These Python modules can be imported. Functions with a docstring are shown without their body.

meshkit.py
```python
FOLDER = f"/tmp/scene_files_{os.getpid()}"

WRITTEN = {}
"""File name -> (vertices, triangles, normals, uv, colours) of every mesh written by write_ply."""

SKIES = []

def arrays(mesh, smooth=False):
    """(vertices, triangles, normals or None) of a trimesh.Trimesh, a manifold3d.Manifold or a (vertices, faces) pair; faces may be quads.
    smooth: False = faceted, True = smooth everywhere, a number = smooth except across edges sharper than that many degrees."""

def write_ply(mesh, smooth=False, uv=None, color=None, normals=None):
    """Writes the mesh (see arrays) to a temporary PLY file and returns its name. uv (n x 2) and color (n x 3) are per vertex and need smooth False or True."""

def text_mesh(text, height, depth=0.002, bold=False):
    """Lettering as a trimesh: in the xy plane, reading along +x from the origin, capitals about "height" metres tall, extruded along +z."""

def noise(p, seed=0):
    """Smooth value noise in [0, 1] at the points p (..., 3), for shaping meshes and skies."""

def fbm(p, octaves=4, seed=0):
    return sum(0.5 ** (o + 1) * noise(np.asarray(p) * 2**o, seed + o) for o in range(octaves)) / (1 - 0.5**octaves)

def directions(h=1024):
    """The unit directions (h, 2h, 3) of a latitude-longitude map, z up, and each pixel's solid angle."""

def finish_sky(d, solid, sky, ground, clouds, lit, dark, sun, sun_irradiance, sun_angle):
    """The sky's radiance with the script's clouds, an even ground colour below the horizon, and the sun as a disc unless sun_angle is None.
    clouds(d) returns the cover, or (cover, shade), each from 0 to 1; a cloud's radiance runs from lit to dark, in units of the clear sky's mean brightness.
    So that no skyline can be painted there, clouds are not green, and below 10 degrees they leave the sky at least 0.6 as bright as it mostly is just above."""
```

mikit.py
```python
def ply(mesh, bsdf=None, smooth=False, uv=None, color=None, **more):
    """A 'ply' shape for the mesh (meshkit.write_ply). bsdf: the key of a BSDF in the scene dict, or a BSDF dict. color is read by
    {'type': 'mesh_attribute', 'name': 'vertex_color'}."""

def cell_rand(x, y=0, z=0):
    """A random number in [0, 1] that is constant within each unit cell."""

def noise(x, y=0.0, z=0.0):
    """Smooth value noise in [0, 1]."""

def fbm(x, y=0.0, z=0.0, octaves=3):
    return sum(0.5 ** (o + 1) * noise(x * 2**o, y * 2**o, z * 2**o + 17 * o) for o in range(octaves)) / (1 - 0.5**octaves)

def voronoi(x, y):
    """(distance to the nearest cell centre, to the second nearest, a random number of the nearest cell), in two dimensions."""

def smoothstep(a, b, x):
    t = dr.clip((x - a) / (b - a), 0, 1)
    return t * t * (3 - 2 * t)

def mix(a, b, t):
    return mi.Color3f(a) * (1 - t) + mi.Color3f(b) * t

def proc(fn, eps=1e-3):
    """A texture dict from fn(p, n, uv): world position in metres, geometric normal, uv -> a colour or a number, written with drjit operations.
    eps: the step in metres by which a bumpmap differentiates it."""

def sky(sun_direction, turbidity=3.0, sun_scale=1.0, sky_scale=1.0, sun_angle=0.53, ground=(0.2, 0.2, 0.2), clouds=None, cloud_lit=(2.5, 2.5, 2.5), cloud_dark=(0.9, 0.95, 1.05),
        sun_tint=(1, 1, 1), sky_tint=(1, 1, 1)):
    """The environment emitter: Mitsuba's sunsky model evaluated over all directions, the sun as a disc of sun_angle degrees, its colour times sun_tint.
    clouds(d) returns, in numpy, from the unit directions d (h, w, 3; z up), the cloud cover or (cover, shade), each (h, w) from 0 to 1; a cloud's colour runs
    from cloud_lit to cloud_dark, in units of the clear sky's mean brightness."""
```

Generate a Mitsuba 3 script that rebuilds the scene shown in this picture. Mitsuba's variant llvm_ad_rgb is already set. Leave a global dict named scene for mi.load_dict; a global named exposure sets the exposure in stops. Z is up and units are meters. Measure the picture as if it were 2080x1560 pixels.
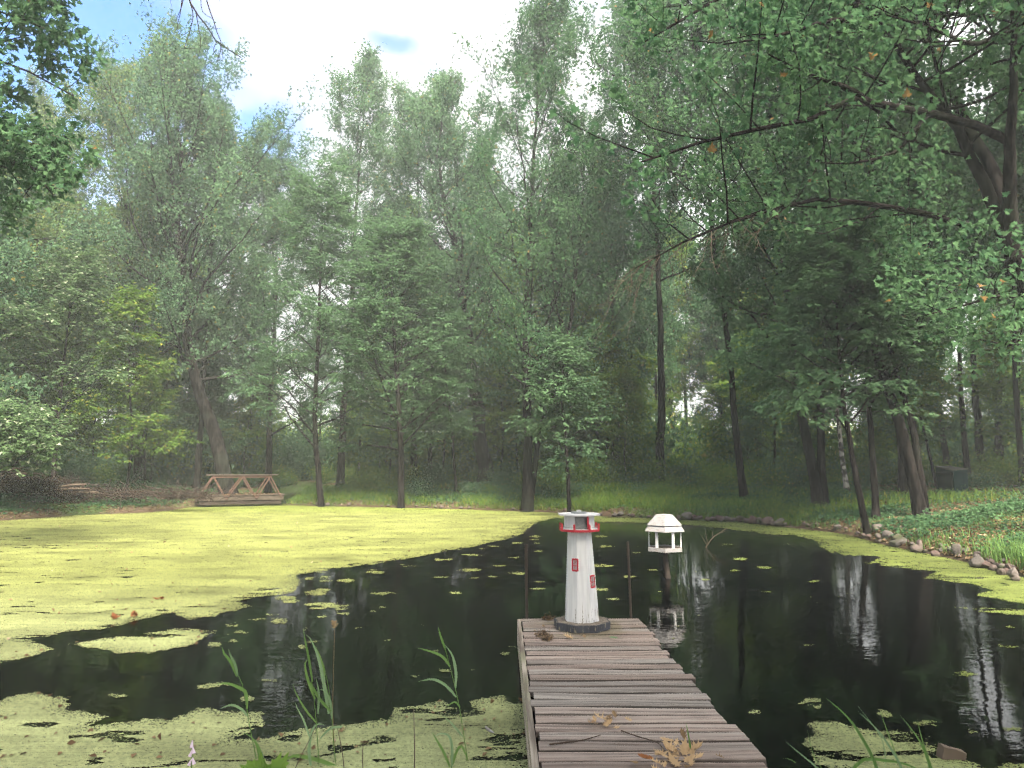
import math
import numpy as np, trimesh, drjit as dr, mitsuba as mi
import shapely
from shapely.geometry import Polygon, LineString, Point
from scipy import ndimage
import mikit, meshkit
from mikit import proc, noise, fbm, voronoi, cell_rand, smoothstep, mix

T = mi.ScalarTransform4f
scene, labels = {}, {}

# ------------------------------------------------------------------ camera
CAM = np.array([0.0, 0.0, 1.9])                # eye height over the pond's water (z = 0)
FPX, PITCH = 1458.0, math.radians(6.46)        # focal length in pixels of a 2080 x 1560 picture
FWD = np.array([0, math.cos(PITCH), math.sin(PITCH)])
UP = np.array([0, -math.sin(PITCH), math.cos(PITCH)])
scene['camera'] = {'type': 'perspective', 'fov': 2 * math.degrees(math.atan(1040 / FPX)), 'fov_axis': 'x',
                   'near_clip': 0.05, 'far_clip': 2000.0,
                   'to_world': T().look_at(origin=CAM.tolist(), target=(CAM + FWD).tolist(), up=[0, 0, 1]),
                   'medium': {'type': 'ref', 'id': 'air'}}


def ray(px, py):
    d = np.array([(px - 1040) / FPX, 0, 0]) + UP * (780 - py) / FPX + FWD
    return d / d[1]


def at(px, py, y):                              # the point that a pixel of the survey photograph shows at distance y
    return CAM + ray(px, py) * y


def ground(px, py, z=0.0):                      # the point that it shows on the level z
    d = ray(px, py)
    return CAM + d * ((z - CAM[2]) / d[2])


# ------------------------------------------------------------------ sky and exposure
exposure = 3.9
SUN = np.array([0.22, -0.64, 0.74])


def _dir(px, py):
    d = ray(px, py)
    return d / np.linalg.norm(d)


def cloud_cover(d):
    p = d / np.maximum(d[..., 2:3] + 0.25, 0.05)
    n = meshkit.fbm(p * np.array([1.5, 1.5, 0.6]) + 3.1, 5, 4)
    fine = meshkit.fbm(p * 6.5 + 7.7, 5, 9)
    gap = np.zeros(d.shape[:2])
    # gaps of blue between the clouds: direction, half-widths across and up, depth
    for (px, py, rx, ry, s) in ((130, 40, 0.20, 0.13, 1.25), (-150, 160, 0.22, 0.2, 1.2), (800, 82, 0.032, 0.017, 0.90), (850, 118, 0.02, 0.012, 0.5),
                                (545, 290, 0.055, 0.05, 0.85), (638, 100, 0.022, 0.035, 0.35), (700, -220, 0.12, 0.05, 0.9), (1700, -300, 0.25, 0.10, 0.8)):
        c = _dir(px, py)
        r = np.cross(c, [0, 0, 1.0]); r /= np.linalg.norm(r)
        u = np.cross(r, c)
        w = 0.09 * (fine - 0.5)
        a, b = d @ r + w, d @ u - w
        gap = np.maximum(gap, s * np.exp(-((a / rx) ** 2 + (b / ry) ** 2) ** 1.3) * (d @ c > 0))
    elsewhere = np.clip((n - 0.56) * 5, 0, 1) * (1 - np.clip(d[..., 1] * 2.2 - 0.3, 0, 1)) * 0.9
    cover = np.clip(1.02 - np.maximum(gap + (fine - 0.5) * 1.3 * np.minimum(gap * 2.5, 1), elsewhere), 0, 1)
    shade = np.clip(0.25 - 0.15 * (d @ (SUN / np.linalg.norm(SUN))) + (n - 0.5) * 1.6 + (fine - 0.5) * 0.9, 0, 1)
    return cover, shade


scene['sky'] = mikit.sky(SUN.tolist(), turbidity=3.0, sun_scale=1.05, sky_scale=1.25, sun_angle=24.0, ground=(0.12, 0.14, 0.08),
                         clouds=cloud_cover, cloud_lit=(1.32, 1.32, 1.32), cloud_dark=(0.74, 0.78, 0.84), sky_tint=(0.50, 0.59, 0.78), sun_tint=(0.93, 1.0, 1.09))
labels['sky'] = {'label': 'bright sky of white cloud with gaps of pale blue', 'kind': 'structure'}

# ------------------------------------------------------------------ helpers


def rng_of(seed):
    return np.random.default_rng(seed)


def unit(v):
    return v / np.maximum(np.linalg.norm(v, axis=-1, keepdims=True), 1e-9)


def key_for(name):
    if name not in used:
        used[name] = 0
        return name
    used[name] += 1
    return f'{name}_{used[name]:03d}'


used = {}


def thing(name, label, category=None, group=None, kind=None):
    k = key_for(name)
    labels[k] = {'label': label}
    if category: labels[k]['category'] = category
    if group: labels[k]['group'] = group
    if kind: labels[k]['kind'] = kind
    return k


def part(parent, name, mesh, bsdf, smooth=False, label=None, **kw):
    k = key_for(f'{parent}__{name}')
    scene[k] = mikit.ply(mesh, bsdf, smooth=smooth, **kw)
    if label: labels[k] = {'label': label}
    return k


def whole(key, mesh, bsdf, smooth=False, **kw):
    scene[key] = mikit.ply(mesh, bsdf, smooth=smooth, **kw)
    return key


class Mesh:
    """Collects vertices, faces and uv."""
    def __init__(self):
        self.v, self.f, self.uv, self.n = [], [], [], 0

    def add(self, v, f, uv=None):
        v = np.asarray(v, float).reshape(-1, 3)
        f = np.asarray(f, int).reshape(-1, 3)
        self.v.append(v); self.f.append(f + self.n)
        self.uv.append(np.zeros((len(v), 2)) if uv is None else np.asarray(uv, float).reshape(-1, 2))
        self.n += len(v)
        return self

    def add_mesh(self, m):
        return self.add(m.vertices, m.faces)

    def box(self, c, s, rot=None):
        m = trimesh.creation.box(extents=s)
        v = m.vertices if rot is None else m.vertices @ np.asarray(rot).T
        return self.add(v + np.asarray(c), m.faces)

    def arrays(self):
        return np.vstack(self.v), np.vstack(self.f), np.vstack(self.uv)

    def tri(self):
        v, f, _ = self.arrays()
        return trimesh.Trimesh(v, f, process=False)


def tubes(P, R, sides=5, cap=False):
    """P (m, n, 3) polylines, R (m, n) radii -> vertices, faces of m tubes."""
    P = np.asarray(P, float); R = np.asarray(R, float)
    if P.ndim == 2: P, R = P[None], R[None]
    m, n = P.shape[:2]
    t = unit(np.gradient(P, axis=1))
    ref = np.where(np.abs(t[..., 2:3]) < 0.8, [0, 0, 1.0], [1.0, 0, 0])
    ref = np.broadcast_to(ref[:, :1], t.shape) if n > 1 else ref
    a = unit(np.cross(t, ref)); b = np.cross(t, a)
    ang = np.arange(sides) * 2 * np.pi / sides
    v = P[:, :, None] + R[:, :, None, None] * (np.cos(ang)[None, None, :, None] * a[:, :, None] + np.sin(ang)[None, None, :, None] * b[:, :, None])
    i, j = np.meshgrid(np.arange(n - 1), np.arange(sides), indexing='ij')
    q = np.stack([i * sides + j, i * sides + (j + 1) % sides, (i + 1) * sides + (j + 1) % sides, (i + 1) * sides + j], -1).reshape(-1, 4)
    f = np.vstack([q[:, [0, 1, 2]], q[:, [0, 2, 3]]])
    if cap:
        k = np.arange(1, sides - 1)
        f = np.vstack([f, np.stack([0 * k, k + 1, k], 1), np.stack([0 * k, k, k + 1], 1) + (n - 1) * sides])
    F = (f[None] + (np.arange(m) * n * sides)[:, None, None]).reshape(-1, 3)
    return v.reshape(-1, 3), F


def prism(points, z0, z1, scale_top=1.0):
    """A closed prism (or frustum) of a convex polygon (n, 2)."""
    p = np.asarray(points, float); n = len(p)
    v = np.vstack([np.c_[p, np.full(n, z0)], np.c_[p * scale_top, np.full(n, z1)]])
    k = np.arange(n); k1 = (k + 1) % n
    f = np.vstack([np.stack([k, k1, k1 + n], 1), np.stack([k, k1 + n, k + n], 1)])
    c = np.arange(1, n - 1)
    return v, np.vstack([f, np.stack([0 * c, c + 1, c], 1), np.stack([0 * c + n, c + n, c + 1 + n], 1)])


def ngon(n, r, turn=0.0):
    a = np.arange(n) * 2 * np.pi / n + turn
    return np.c_[r * np.cos(a), r * np.sin(a)]


def beam(p, q, w, h, up=(0, 0, 1)):
    """A box beam from p to q, w wide and h high."""
    p, q = np.asarray(p, float), np.asarray(q, float)
    d = unit(q - p); s = unit(np.cross(d, up)); u = np.cross(s, d)
    v = [c + sx * w / 2 * s + sz * h / 2 * u for c in (p, q) for sx, sz in ((-1, -1), (1, -1), (1, 1), (-1, 1))]
    f = [[0, 1, 2], [0, 2, 3], [4, 6, 5], [4, 7, 6]]
    for k in range(4):
        a, b = k, (k + 1) % 4
        f += [[a, a + 4, b + 4], [a, b + 4, b]]
    return np.array(v), np.array(f)


def subdivided(v, f, n=1):
    for _ in range(n):
        v, f = trimesh.remesh.subdivide(v, f)
    return v, f


# ------------------------------------------------------------------ materials
def bsdf(name, d):
    scene[name] = d
    return name


def rgb(*c):
    return {'type': 'rgb', 'value': list(c)}


def mat(name, color, rough=0.8, spec=0.3, bump=None, bump_scale=0.01, eps=2e-3, two=True, metallic=0.0):
    d = {'type': 'principled', 'base_color': proc(color) if callable(color) else rgb(*color), 'roughness': rough, 'specular': spec, 'metallic': metallic}
    if bump is not None:
        d = {'type': 'bumpmap', 'arbitrary': proc(bump, eps), 'scale': bump_scale, 'bsdf': d}
    return bsdf(name, {'type': 'twosided', 'bsdf': d} if two else d)


def leaf_mat(name, dark, light, odd=None, odd_at=0.97, trans=1.0, rough=0.5):
    def color(p, n, uv):
        big = noise(p.x * 0.16, p.y * 0.16, p.z * 0.12)
        mid = noise(p.x * 0.9 + 5, p.y * 0.9, p.z * 0.9)
        t = dr.clip(0.05 + 0.65 * uv.x + 0.55 * (big - 0.5) + 0.6 * (mid - 0.5), 0, 1)
        c = mix(dark, light, t)
        if odd is not None:
            c = mix(c, odd, dr.select(uv.x > odd_at, 0.85, 0.0))
        return c
    return bsdf(name, {'type': 'principledthin', 'base_color': proc(color), 'roughness': rough, 'diff_trans': trans, 'eta': 1.4})


leaf_mat('leaf_green', (0.078, 0.152, 0.090), (0.185, 0.310, 0.168), (0.34, 0.28, 0.09), 0.985)
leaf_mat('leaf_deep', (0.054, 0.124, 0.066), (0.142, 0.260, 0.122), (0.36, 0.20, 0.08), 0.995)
leaf_mat('leaf_soft', (0.085, 0.165, 0.090), (0.175, 0.300, 0.150))
leaf_mat('leaf_gold', (0.095, 0.165, 0.070), (0.225, 0.325, 0.125), (0.40, 0.34, 0.11), 0.96)  # yellow of sunlit leaves put into the colour of the left trees
leaf_mat('leaf_silver', (0.095, 0.165, 0.080), (0.200, 0.310, 0.140), (0.55, 0.60, 0.46), 0.93)
leaf_mat('leaf_bright', (0.110, 0.200, 0.045), (0.250, 0.390, 0.085), (0.42, 0.40, 0.09), 0.93)
leaf_mat('blade_green', (0.095, 0.185, 0.055), (0.200, 0.325, 0.105), trans=0.8, rough=0.4)
leaf_mat('blade_grey', (0.150, 0.240, 0.130), (0.290, 0.410, 0.240), trans=0.7, rough=0.4)
leaf_mat('leaf_brown', (0.080, 0.050, 0.030), (0.300, 0.210, 0.125), (0.46, 0.38, 0.28), 0.93, trans=0.3, rough=0.7)
leaf_mat('leaf_tan', (0.28, 0.185, 0.105), (0.54, 0.39, 0.235), trans=0.4, rough=0.7)
leaf_mat('leaf_rust', (0.16, 0.060, 0.030), (0.28, 0.125, 0.06), trans=0.5, rough=0.7)


def bark_color(p, n, uv):
    g = fbm(p.x * 14, p.y * 14, p.z * 2.2, 3)
    m = fbm(p.x * 1.3, p.y * 1.3, p.z * 0.9, 2)
    c = mix((0.0045, 0.004, 0.004), (0.023, 0.020, 0.019), smoothstep(0.25, 0.8, g))
    return mix(c, (0.025, 0.029, 0.022), 0.5 * smoothstep(0.52, 0.72, m))


def bark_bump(p, n, uv):
    return fbm(p.x * 16, p.y * 16, p.z * 2.5, 3)


mat('bark', bark_color, 0.95, 0.04, bark_bump, 0.035, 6e-3)


def pale_bark(p, n, uv):
    g = fbm(p.x * 9, p.y * 9, p.z * 5.5, 3)
    return mix((0.05, 0.045, 0.04), (0.36, 0.34, 0.31), smoothstep(0.42, 0.58, g))


mat('pale_bark', pale_bark, 0.85, 0.2)
mat('twig_wood', lambda p, n, uv: mix((0.05, 0.036, 0.028), (0.16, 0.125, 0.10), noise(p.x * 3, p.y * 3, p.z * 3)), 0.9, 0.1)
mat('twig_dark', lambda p, n, uv: mix((0.022, 0.016, 0.014), (0.06, 0.046, 0.04), noise(p.x * 3, p.y * 3, p.z * 3)), 0.9, 0.1)


def soil(p, n, uv):
    a = fbm(p.x * 0.35, p.y * 0.35, 0.0, 3)
    b = fbm(p.x * 6, p.y * 6, p.z * 6, 3)
    c = mix((0.040, 0.030, 0.021), (0.120, 0.086, 0.058), b)
    g = mix((0.026, 0.044, 0.017), (0.066, 0.096, 0.034), b)
    c = mix(c, g, smoothstep(0.40, 0.62, a))
    return mix(c, (0.018, 0.014, 0.010), 1.0 - smoothstep(-0.10, 0.10, p.z))


mat('soil', soil, 0.95, 0.1, lambda p, n, uv: fbm(p.x * 5, p.y * 5, 0.0, 3), 0.06, 1e-2)


def ripples(p, n, uv):
    a = fbm(p.x * 5.0 + 0.6 * p.y, p.y * 13.0, 0.0, 3)
    calm = smoothstep(0.30, 0.70, fbm(p.x * 0.16 + 4, p.y * 0.22, 0.0, 2))
    return a * (0.25 + 1.1 * calm) + 0.8 * noise(p.x * 0.9, p.y * 1.9, 3.0)


bsdf('pond', {'type': 'bumpmap', 'arbitrary': proc(ripples, 4e-3), 'scale': 0.0015,
              'bsdf': {'type': 'plastic', 'int_ior': 1.333, 'diffuse_reflectance': proc(
                  lambda p, n, uv: mix((0.0002, 0.0005, 0.0004), (0.0030, 0.0025, 0.0013), smoothstep(0.45, 0.75, fbm(p.x * 0.7, p.y * 0.7, 0.0, 3)) * smoothstep(7.5, 4.5, p.y)))}})


def weed(p, n, uv):
    # yellow-green weed on the far side of the pond; paler, greyer weed by the near bank
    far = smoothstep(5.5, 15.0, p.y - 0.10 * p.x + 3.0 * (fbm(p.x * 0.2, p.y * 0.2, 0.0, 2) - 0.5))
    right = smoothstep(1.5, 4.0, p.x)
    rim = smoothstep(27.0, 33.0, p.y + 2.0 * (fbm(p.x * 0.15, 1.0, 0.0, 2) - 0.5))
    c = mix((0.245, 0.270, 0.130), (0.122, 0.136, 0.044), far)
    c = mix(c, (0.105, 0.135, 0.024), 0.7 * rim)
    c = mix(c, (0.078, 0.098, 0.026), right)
    f = fbm(p.x * 60, p.y * 60, 0.0, 2)
    m = fbm(p.x * 1.1, p.y * 2.0, 0.0, 3)
    return c * (0.62 + 0.76 * f) * (0.48 + 1.04 * m)


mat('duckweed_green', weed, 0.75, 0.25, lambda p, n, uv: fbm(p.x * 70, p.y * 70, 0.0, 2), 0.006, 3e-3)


def plank_wood(p, n, uv):
    u = uv.x * 61.7
    g = fbm(p.x * 1.6 + u, p.y * 70 + u, p.z * 40, 3)
    w = fbm(p.x * 1.6 + u * 3, p.y * 9, 0.0, 3)
    c = mix((0.205, 0.158, 0.138), (0.390, 0.325, 0.292), smoothstep(0.20, 0.75, g))
    c = mix(c, dr.sum(c) * mi.Color3f(0.348, 0.33, 0.312), 0.7 * smoothstep(0.35, 0.9, cell_rand(uv.x * 977.0, 2, 3)))
    c = mix(c, (0.275, 0.205, 0.180), 0.35 * smoothstep(0.40, 0.7, w))
    c = mix(c, (0.40, 0.355, 0.32), 0.45 * smoothstep(0.60, 0.85, fbm(p.x * 9 + u, p.y * 60, 0.0, 3)))
    c = mix(c, (0.105, 0.080, 0.070), 0.5 * smoothstep(0.63, 0.78, fbm(p.x * 1.6 - u, p.y * 26, 0.0, 3)))
    # dirt and green worked in near the far end where the ornament stands
    moss = smoothstep(0.62, 0.30, dr.sqrt(dr.square(p.x - 0.72) + dr.square(p.y - 7.35)))
    c = mix(c, (0.17, 0.155, 0.080), 0.55 * moss * smoothstep(0.3, 0.6, fbm(p.x * 7, p.y * 7, 2.0, 2)))
    # shade of the board edges and gaps, painted dark into the wood colour
    edge_shade = smoothstep(0.30, 0.75, uv.y + 0.5 * (fbm(p.x * 12, p.y * 12, u, 2) - 0.5))
    c = mix(c, (0.030, 0.026, 0.022), 0.68 * edge_shade)
    return c * (0.60 + 0.30 * uv.x)


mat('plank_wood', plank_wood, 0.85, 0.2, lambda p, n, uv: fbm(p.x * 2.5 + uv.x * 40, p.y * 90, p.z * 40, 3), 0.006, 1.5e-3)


def side_wood(p, n, uv):
    g = fbm(p.x * 40, p.y * 2.0, p.z * 60, 3)
    c = mix((0.115, 0.095, 0.080), (0.360, 0.320, 0.275), smoothstep(0.25, 0.8, g))
    c = mix(c, (0.185, 0.185, 0.120), 0.6 * smoothstep(0.5, 0.75, fbm(p.y * 1.6, p.z * 8, 0.0, 2)))
    return mix(c, (0.03, 0.028, 0.022), smoothstep(0.05, 0.0, p.z))


mat('side_wood', side_wood, 0.85, 0.2, lambda p, n, uv: fbm(p.x * 40, p.y * 2.5, p.z * 70, 3), 0.006, 2e-3)


def white_paint(p, n, uv):
    g = fbm(p.x * 55, p.y * 55, p.z * 2.2, 3)
    s = fbm(p.x * 20, p.y * 20, p.z * 1.2, 3)
    c = mix((0.47, 0.48, 0.51), (0.55, 0.56, 0.58), smoothstep(0.25, 0.75, g))
    c = mix(c, (0.43, 0.45, 0.44), 0.4 * smoothstep(0.52, 0.75, s))
    # paint worn off at the foot of the boards
    low = smoothstep(0.62, 0.36, p.z)
    worn = smoothstep(0.70, 0.76, fbm(p.x * 90, p.y * 90, p.z * 4.0, 3) + 0.16 * low)
    return mix(c, (0.17, 0.15, 0.125), 0.9 * worn * smoothstep(0.60, 0.45, p.z))


mat('white_paint', white_paint, 0.55, 0.4, lambda p, n, uv: fbm(p.x * 60, p.y * 60, p.z * 2.5, 2), 0.003, 2e-3)


def flaking_paint(p, n, uv):
    c = mix((0.20, 0.20, 0.215), (0.29, 0.29, 0.30), fbm(p.x * 30, p.y * 30, p.z * 30, 2))
    f = fbm(p.x * 34, p.y * 34, p.z * 46, 3)
    return mix(c, (0.20, 0.18, 0.16), 0.85 * smoothstep(0.60, 0.66, f))


mat('flaking_paint', flaking_paint, 0.65, 0.3)
mat('red_paint', lambda p, n, uv: mix((0.30, 0.010, 0.022), (0.46, 0.030, 0.048), fbm(p.x * 40, p.y * 40, p.z * 40, 2)), 0.5, 0.4)
mat('dark_paint', lambda p, n, uv: mix(mix((0.020, 0.022, 0.030), (0.060, 0.064, 0.080), fbm(p.x * 60, p.y * 60, p.z * 9, 3)), (0.20, 0.175, 0.12),
                                       0.8 * smoothstep(0.60, 0.70, fbm(p.x * 75, p.y * 75, p.z * 10, 3))), 0.6, 0.4)
mat('grey_plastic', (0.17, 0.19, 0.20), 0.45, 0.5)
mat('pane_dark', (0.42, 0.43, 0.46), 0.4, 0.5)
mat('wire', (0.20, 0.21, 0.21), 0.5, 0.5)
mat('seed_tray', lambda p, n, uv: mix((0.05, 0.04, 0.035), (0.20, 0.175, 0.15), fbm(p.x * 40, p.y * 40, 0.0, 2)), 0.9, 0.2)
mat('rust_pipe', lambda p, n, uv: mix((0.018, 0.014, 0.012), (0.046, 0.034, 0.027), fbm(p.x * 30, p.y * 30, p.z * 9, 3)), 0.75, 0.4)
mat('bridge_stain', lambda p, n, uv: mix(mix((0.070, 0.038, 0.030), (0.130, 0.076, 0.058), fbm(p.x * 5, p.y * 5, p.z * 12, 3)), (0.14, 0.10, 0.08),
                                         0.4 * smoothstep(0.55, 0.75, fbm(p.x * 2, p.y * 2, p.z * 4, 3))), 0.8, 0.2)
mat('bridge_grey', lambda p, n, uv: mix((0.045, 0.036, 0.031), (0.115, 0.094, 0.078), fbm(p.x * 5, p.y * 5, p.z * 12, 3)), 0.85, 0.2)
mat('box_green', lambda p, n, uv: mix((0.004, 0.018, 0.017), (0.008, 0.028, 0.026), fbm(p.x * 3, p.y * 3, p.z * 5, 2)), 0.8, 0.05)
mat('box_lid', lambda p, n, uv: mix((0.03, 0.036, 0.03), (0.085, 0.085, 0.072), fbm(p.x * 7, p.y * 7, 0.0, 3)), 0.8, 0.3)


def stone(p, n, uv):
    a = fbm(p.x * 4, p.y * 4, p.z * 4, 3)
    tint = mix((0.100, 0.070, 0.065), (0.108, 0.100, 0.095), uv.x)
    c = tint * (0.55 + 0.85 * a)
    c = mix(c, (0.06, 0.07, 0.035), 0.75 * smoothstep(0.52, 0.70, fbm(p.x * 3 + 9, p.y * 3, p.z * 3, 3)))
    return mix(c, (0.05, 0.045, 0.035), smoothstep(0.09, 0.01, p.z))


mat('stone', stone, 0.9, 0.2, lambda p, n, uv: fbm(p.x * 18, p.y * 18, p.z * 18, 3), 0.02, 3e-3)

# ------------------------------------------------------------------ the pond and the lie of the land
far_shore = [(-60, 1062), (60, 1054), (150, 1047), (300, 1041), (345, 1037), (398, 1029)]
far_shore2 = [(578, 1026), (640, 1028), (815, 1031), (950, 1035), (1100, 1040), (1240, 1049), (1390, 1057), (1500, 1061), (1620, 1073),
              (1720, 1085), (1800, 1108), (1900, 1128), (2000, 1150), (2090, 1176)]
shore = [ground(*q)[:2] for q in far_shore] + [(-13.6, 38.0), (-12.4, 44.0), (-10.6, 44.0), (-10.9, 37.6)] + [ground(*q)[:2] for q in far_shore2]
shore += [(9.6, 9.2), (9.3, 6.6), (7.2, 4.4), (4.0, 3.3), (0.0, 3.0), (-5.0, 3.2), (-11.0, 4.6), (-17.0, 8.5), (-20.5, 14.0), (-20.5, 20.0)]
POND = Polygon(shore).buffer(0)
EDGE = POND.exterior


def shore_distance(x, y):
    """Metres from the water's edge: positive on land, negative in the pond."""
    pts = shapely.points(np.asarray(x, float), np.asarray(y, float))
    d = shapely.distance(pts, EDGE)
    return np.where(shapely.contains(POND, pts), -d, d)


def step(a, b, x):
    t = np.clip((x - a) / (b - a), 0, 1)
    return t * t * (3 - 2 * t)


def land(x, y, d=None):
    x, y = np.asarray(x, float), np.asarray(y, float)
    if d is None: d = shore_distance(x, y)
    near = step(9.0, 4.0, y)                                   # the low bank that the camera stands on
    h = 0.26 * step(-0.15, 0.55, d) + (0.45 * step(0.3, 6.0, d) + 0.45 * step(4.0, 20.0, d)) * (1 - 0.75 * near)
    h += 0.13 * step(1.0, 4.0, x) * step(0.2, 1.2, d) * step(30, 20, y)
    n = meshkit.fbm(np.stack([x * 0.35, y * 0.35, 0 * x], -1), 3, 5) - 0.5
    h += n * 0.34 * step(0.4, 4.0, d)
    h += 1.5 * step(35, 130, np.hypot(x, y - 12)) * step(8, 30, d)
    return np.where(d < 0, np.maximum(-0.75, 0.9 * d) + 0.26 * step(-0.15, 0.55, d), h)


gx = np.unique(np.r_[np.linspace(-600, -70, 24), np.linspace(-70, -26, 45), np.arange(-26, 22, 0.25), np.linspace(22, 70, 49), np.linspace(70, 600, 24)])
gy = np.unique(np.r_[np.linspace(-500, -20, 20), np.linspace(-20, 2, 23), np.arange(2, 46, 0.25), np.linspace(46, 80, 35), np.linspace(80, 700, 26)])
X, Y = np.meshgrid(gx, gy)
Z = land(X.ravel(), Y.ravel()).reshape(X.shape)
i, j = np.meshgrid(np.arange(len(gy) - 1), np.arange(len(gx) - 1), indexing='ij')
q = np.stack([i * len(gx) + j, i * len(gx) + j + 1, (i + 1) * len(gx) + j + 1, (i + 1) * len(gx) + j], -1).reshape(-1, 4)
whole(thing('ground', 'wooded earth bank around the pond with leaf mould and moss', kind='structure'), (np.c_[X.ravel(), Y.ravel(), Z.ravel()], q), 'soil', True)

wp = POND.buffer(0.45)
wv, wf = trimesh.creation.triangulate_polygon(wp.simplify(0.05), engine='earcut')
whole(thing('pond_water', 'dark still pond water reflecting the trees', kind='structure'), (np.c_[wv, np.zeros(len(wv))], wf), 'pond')

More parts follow.
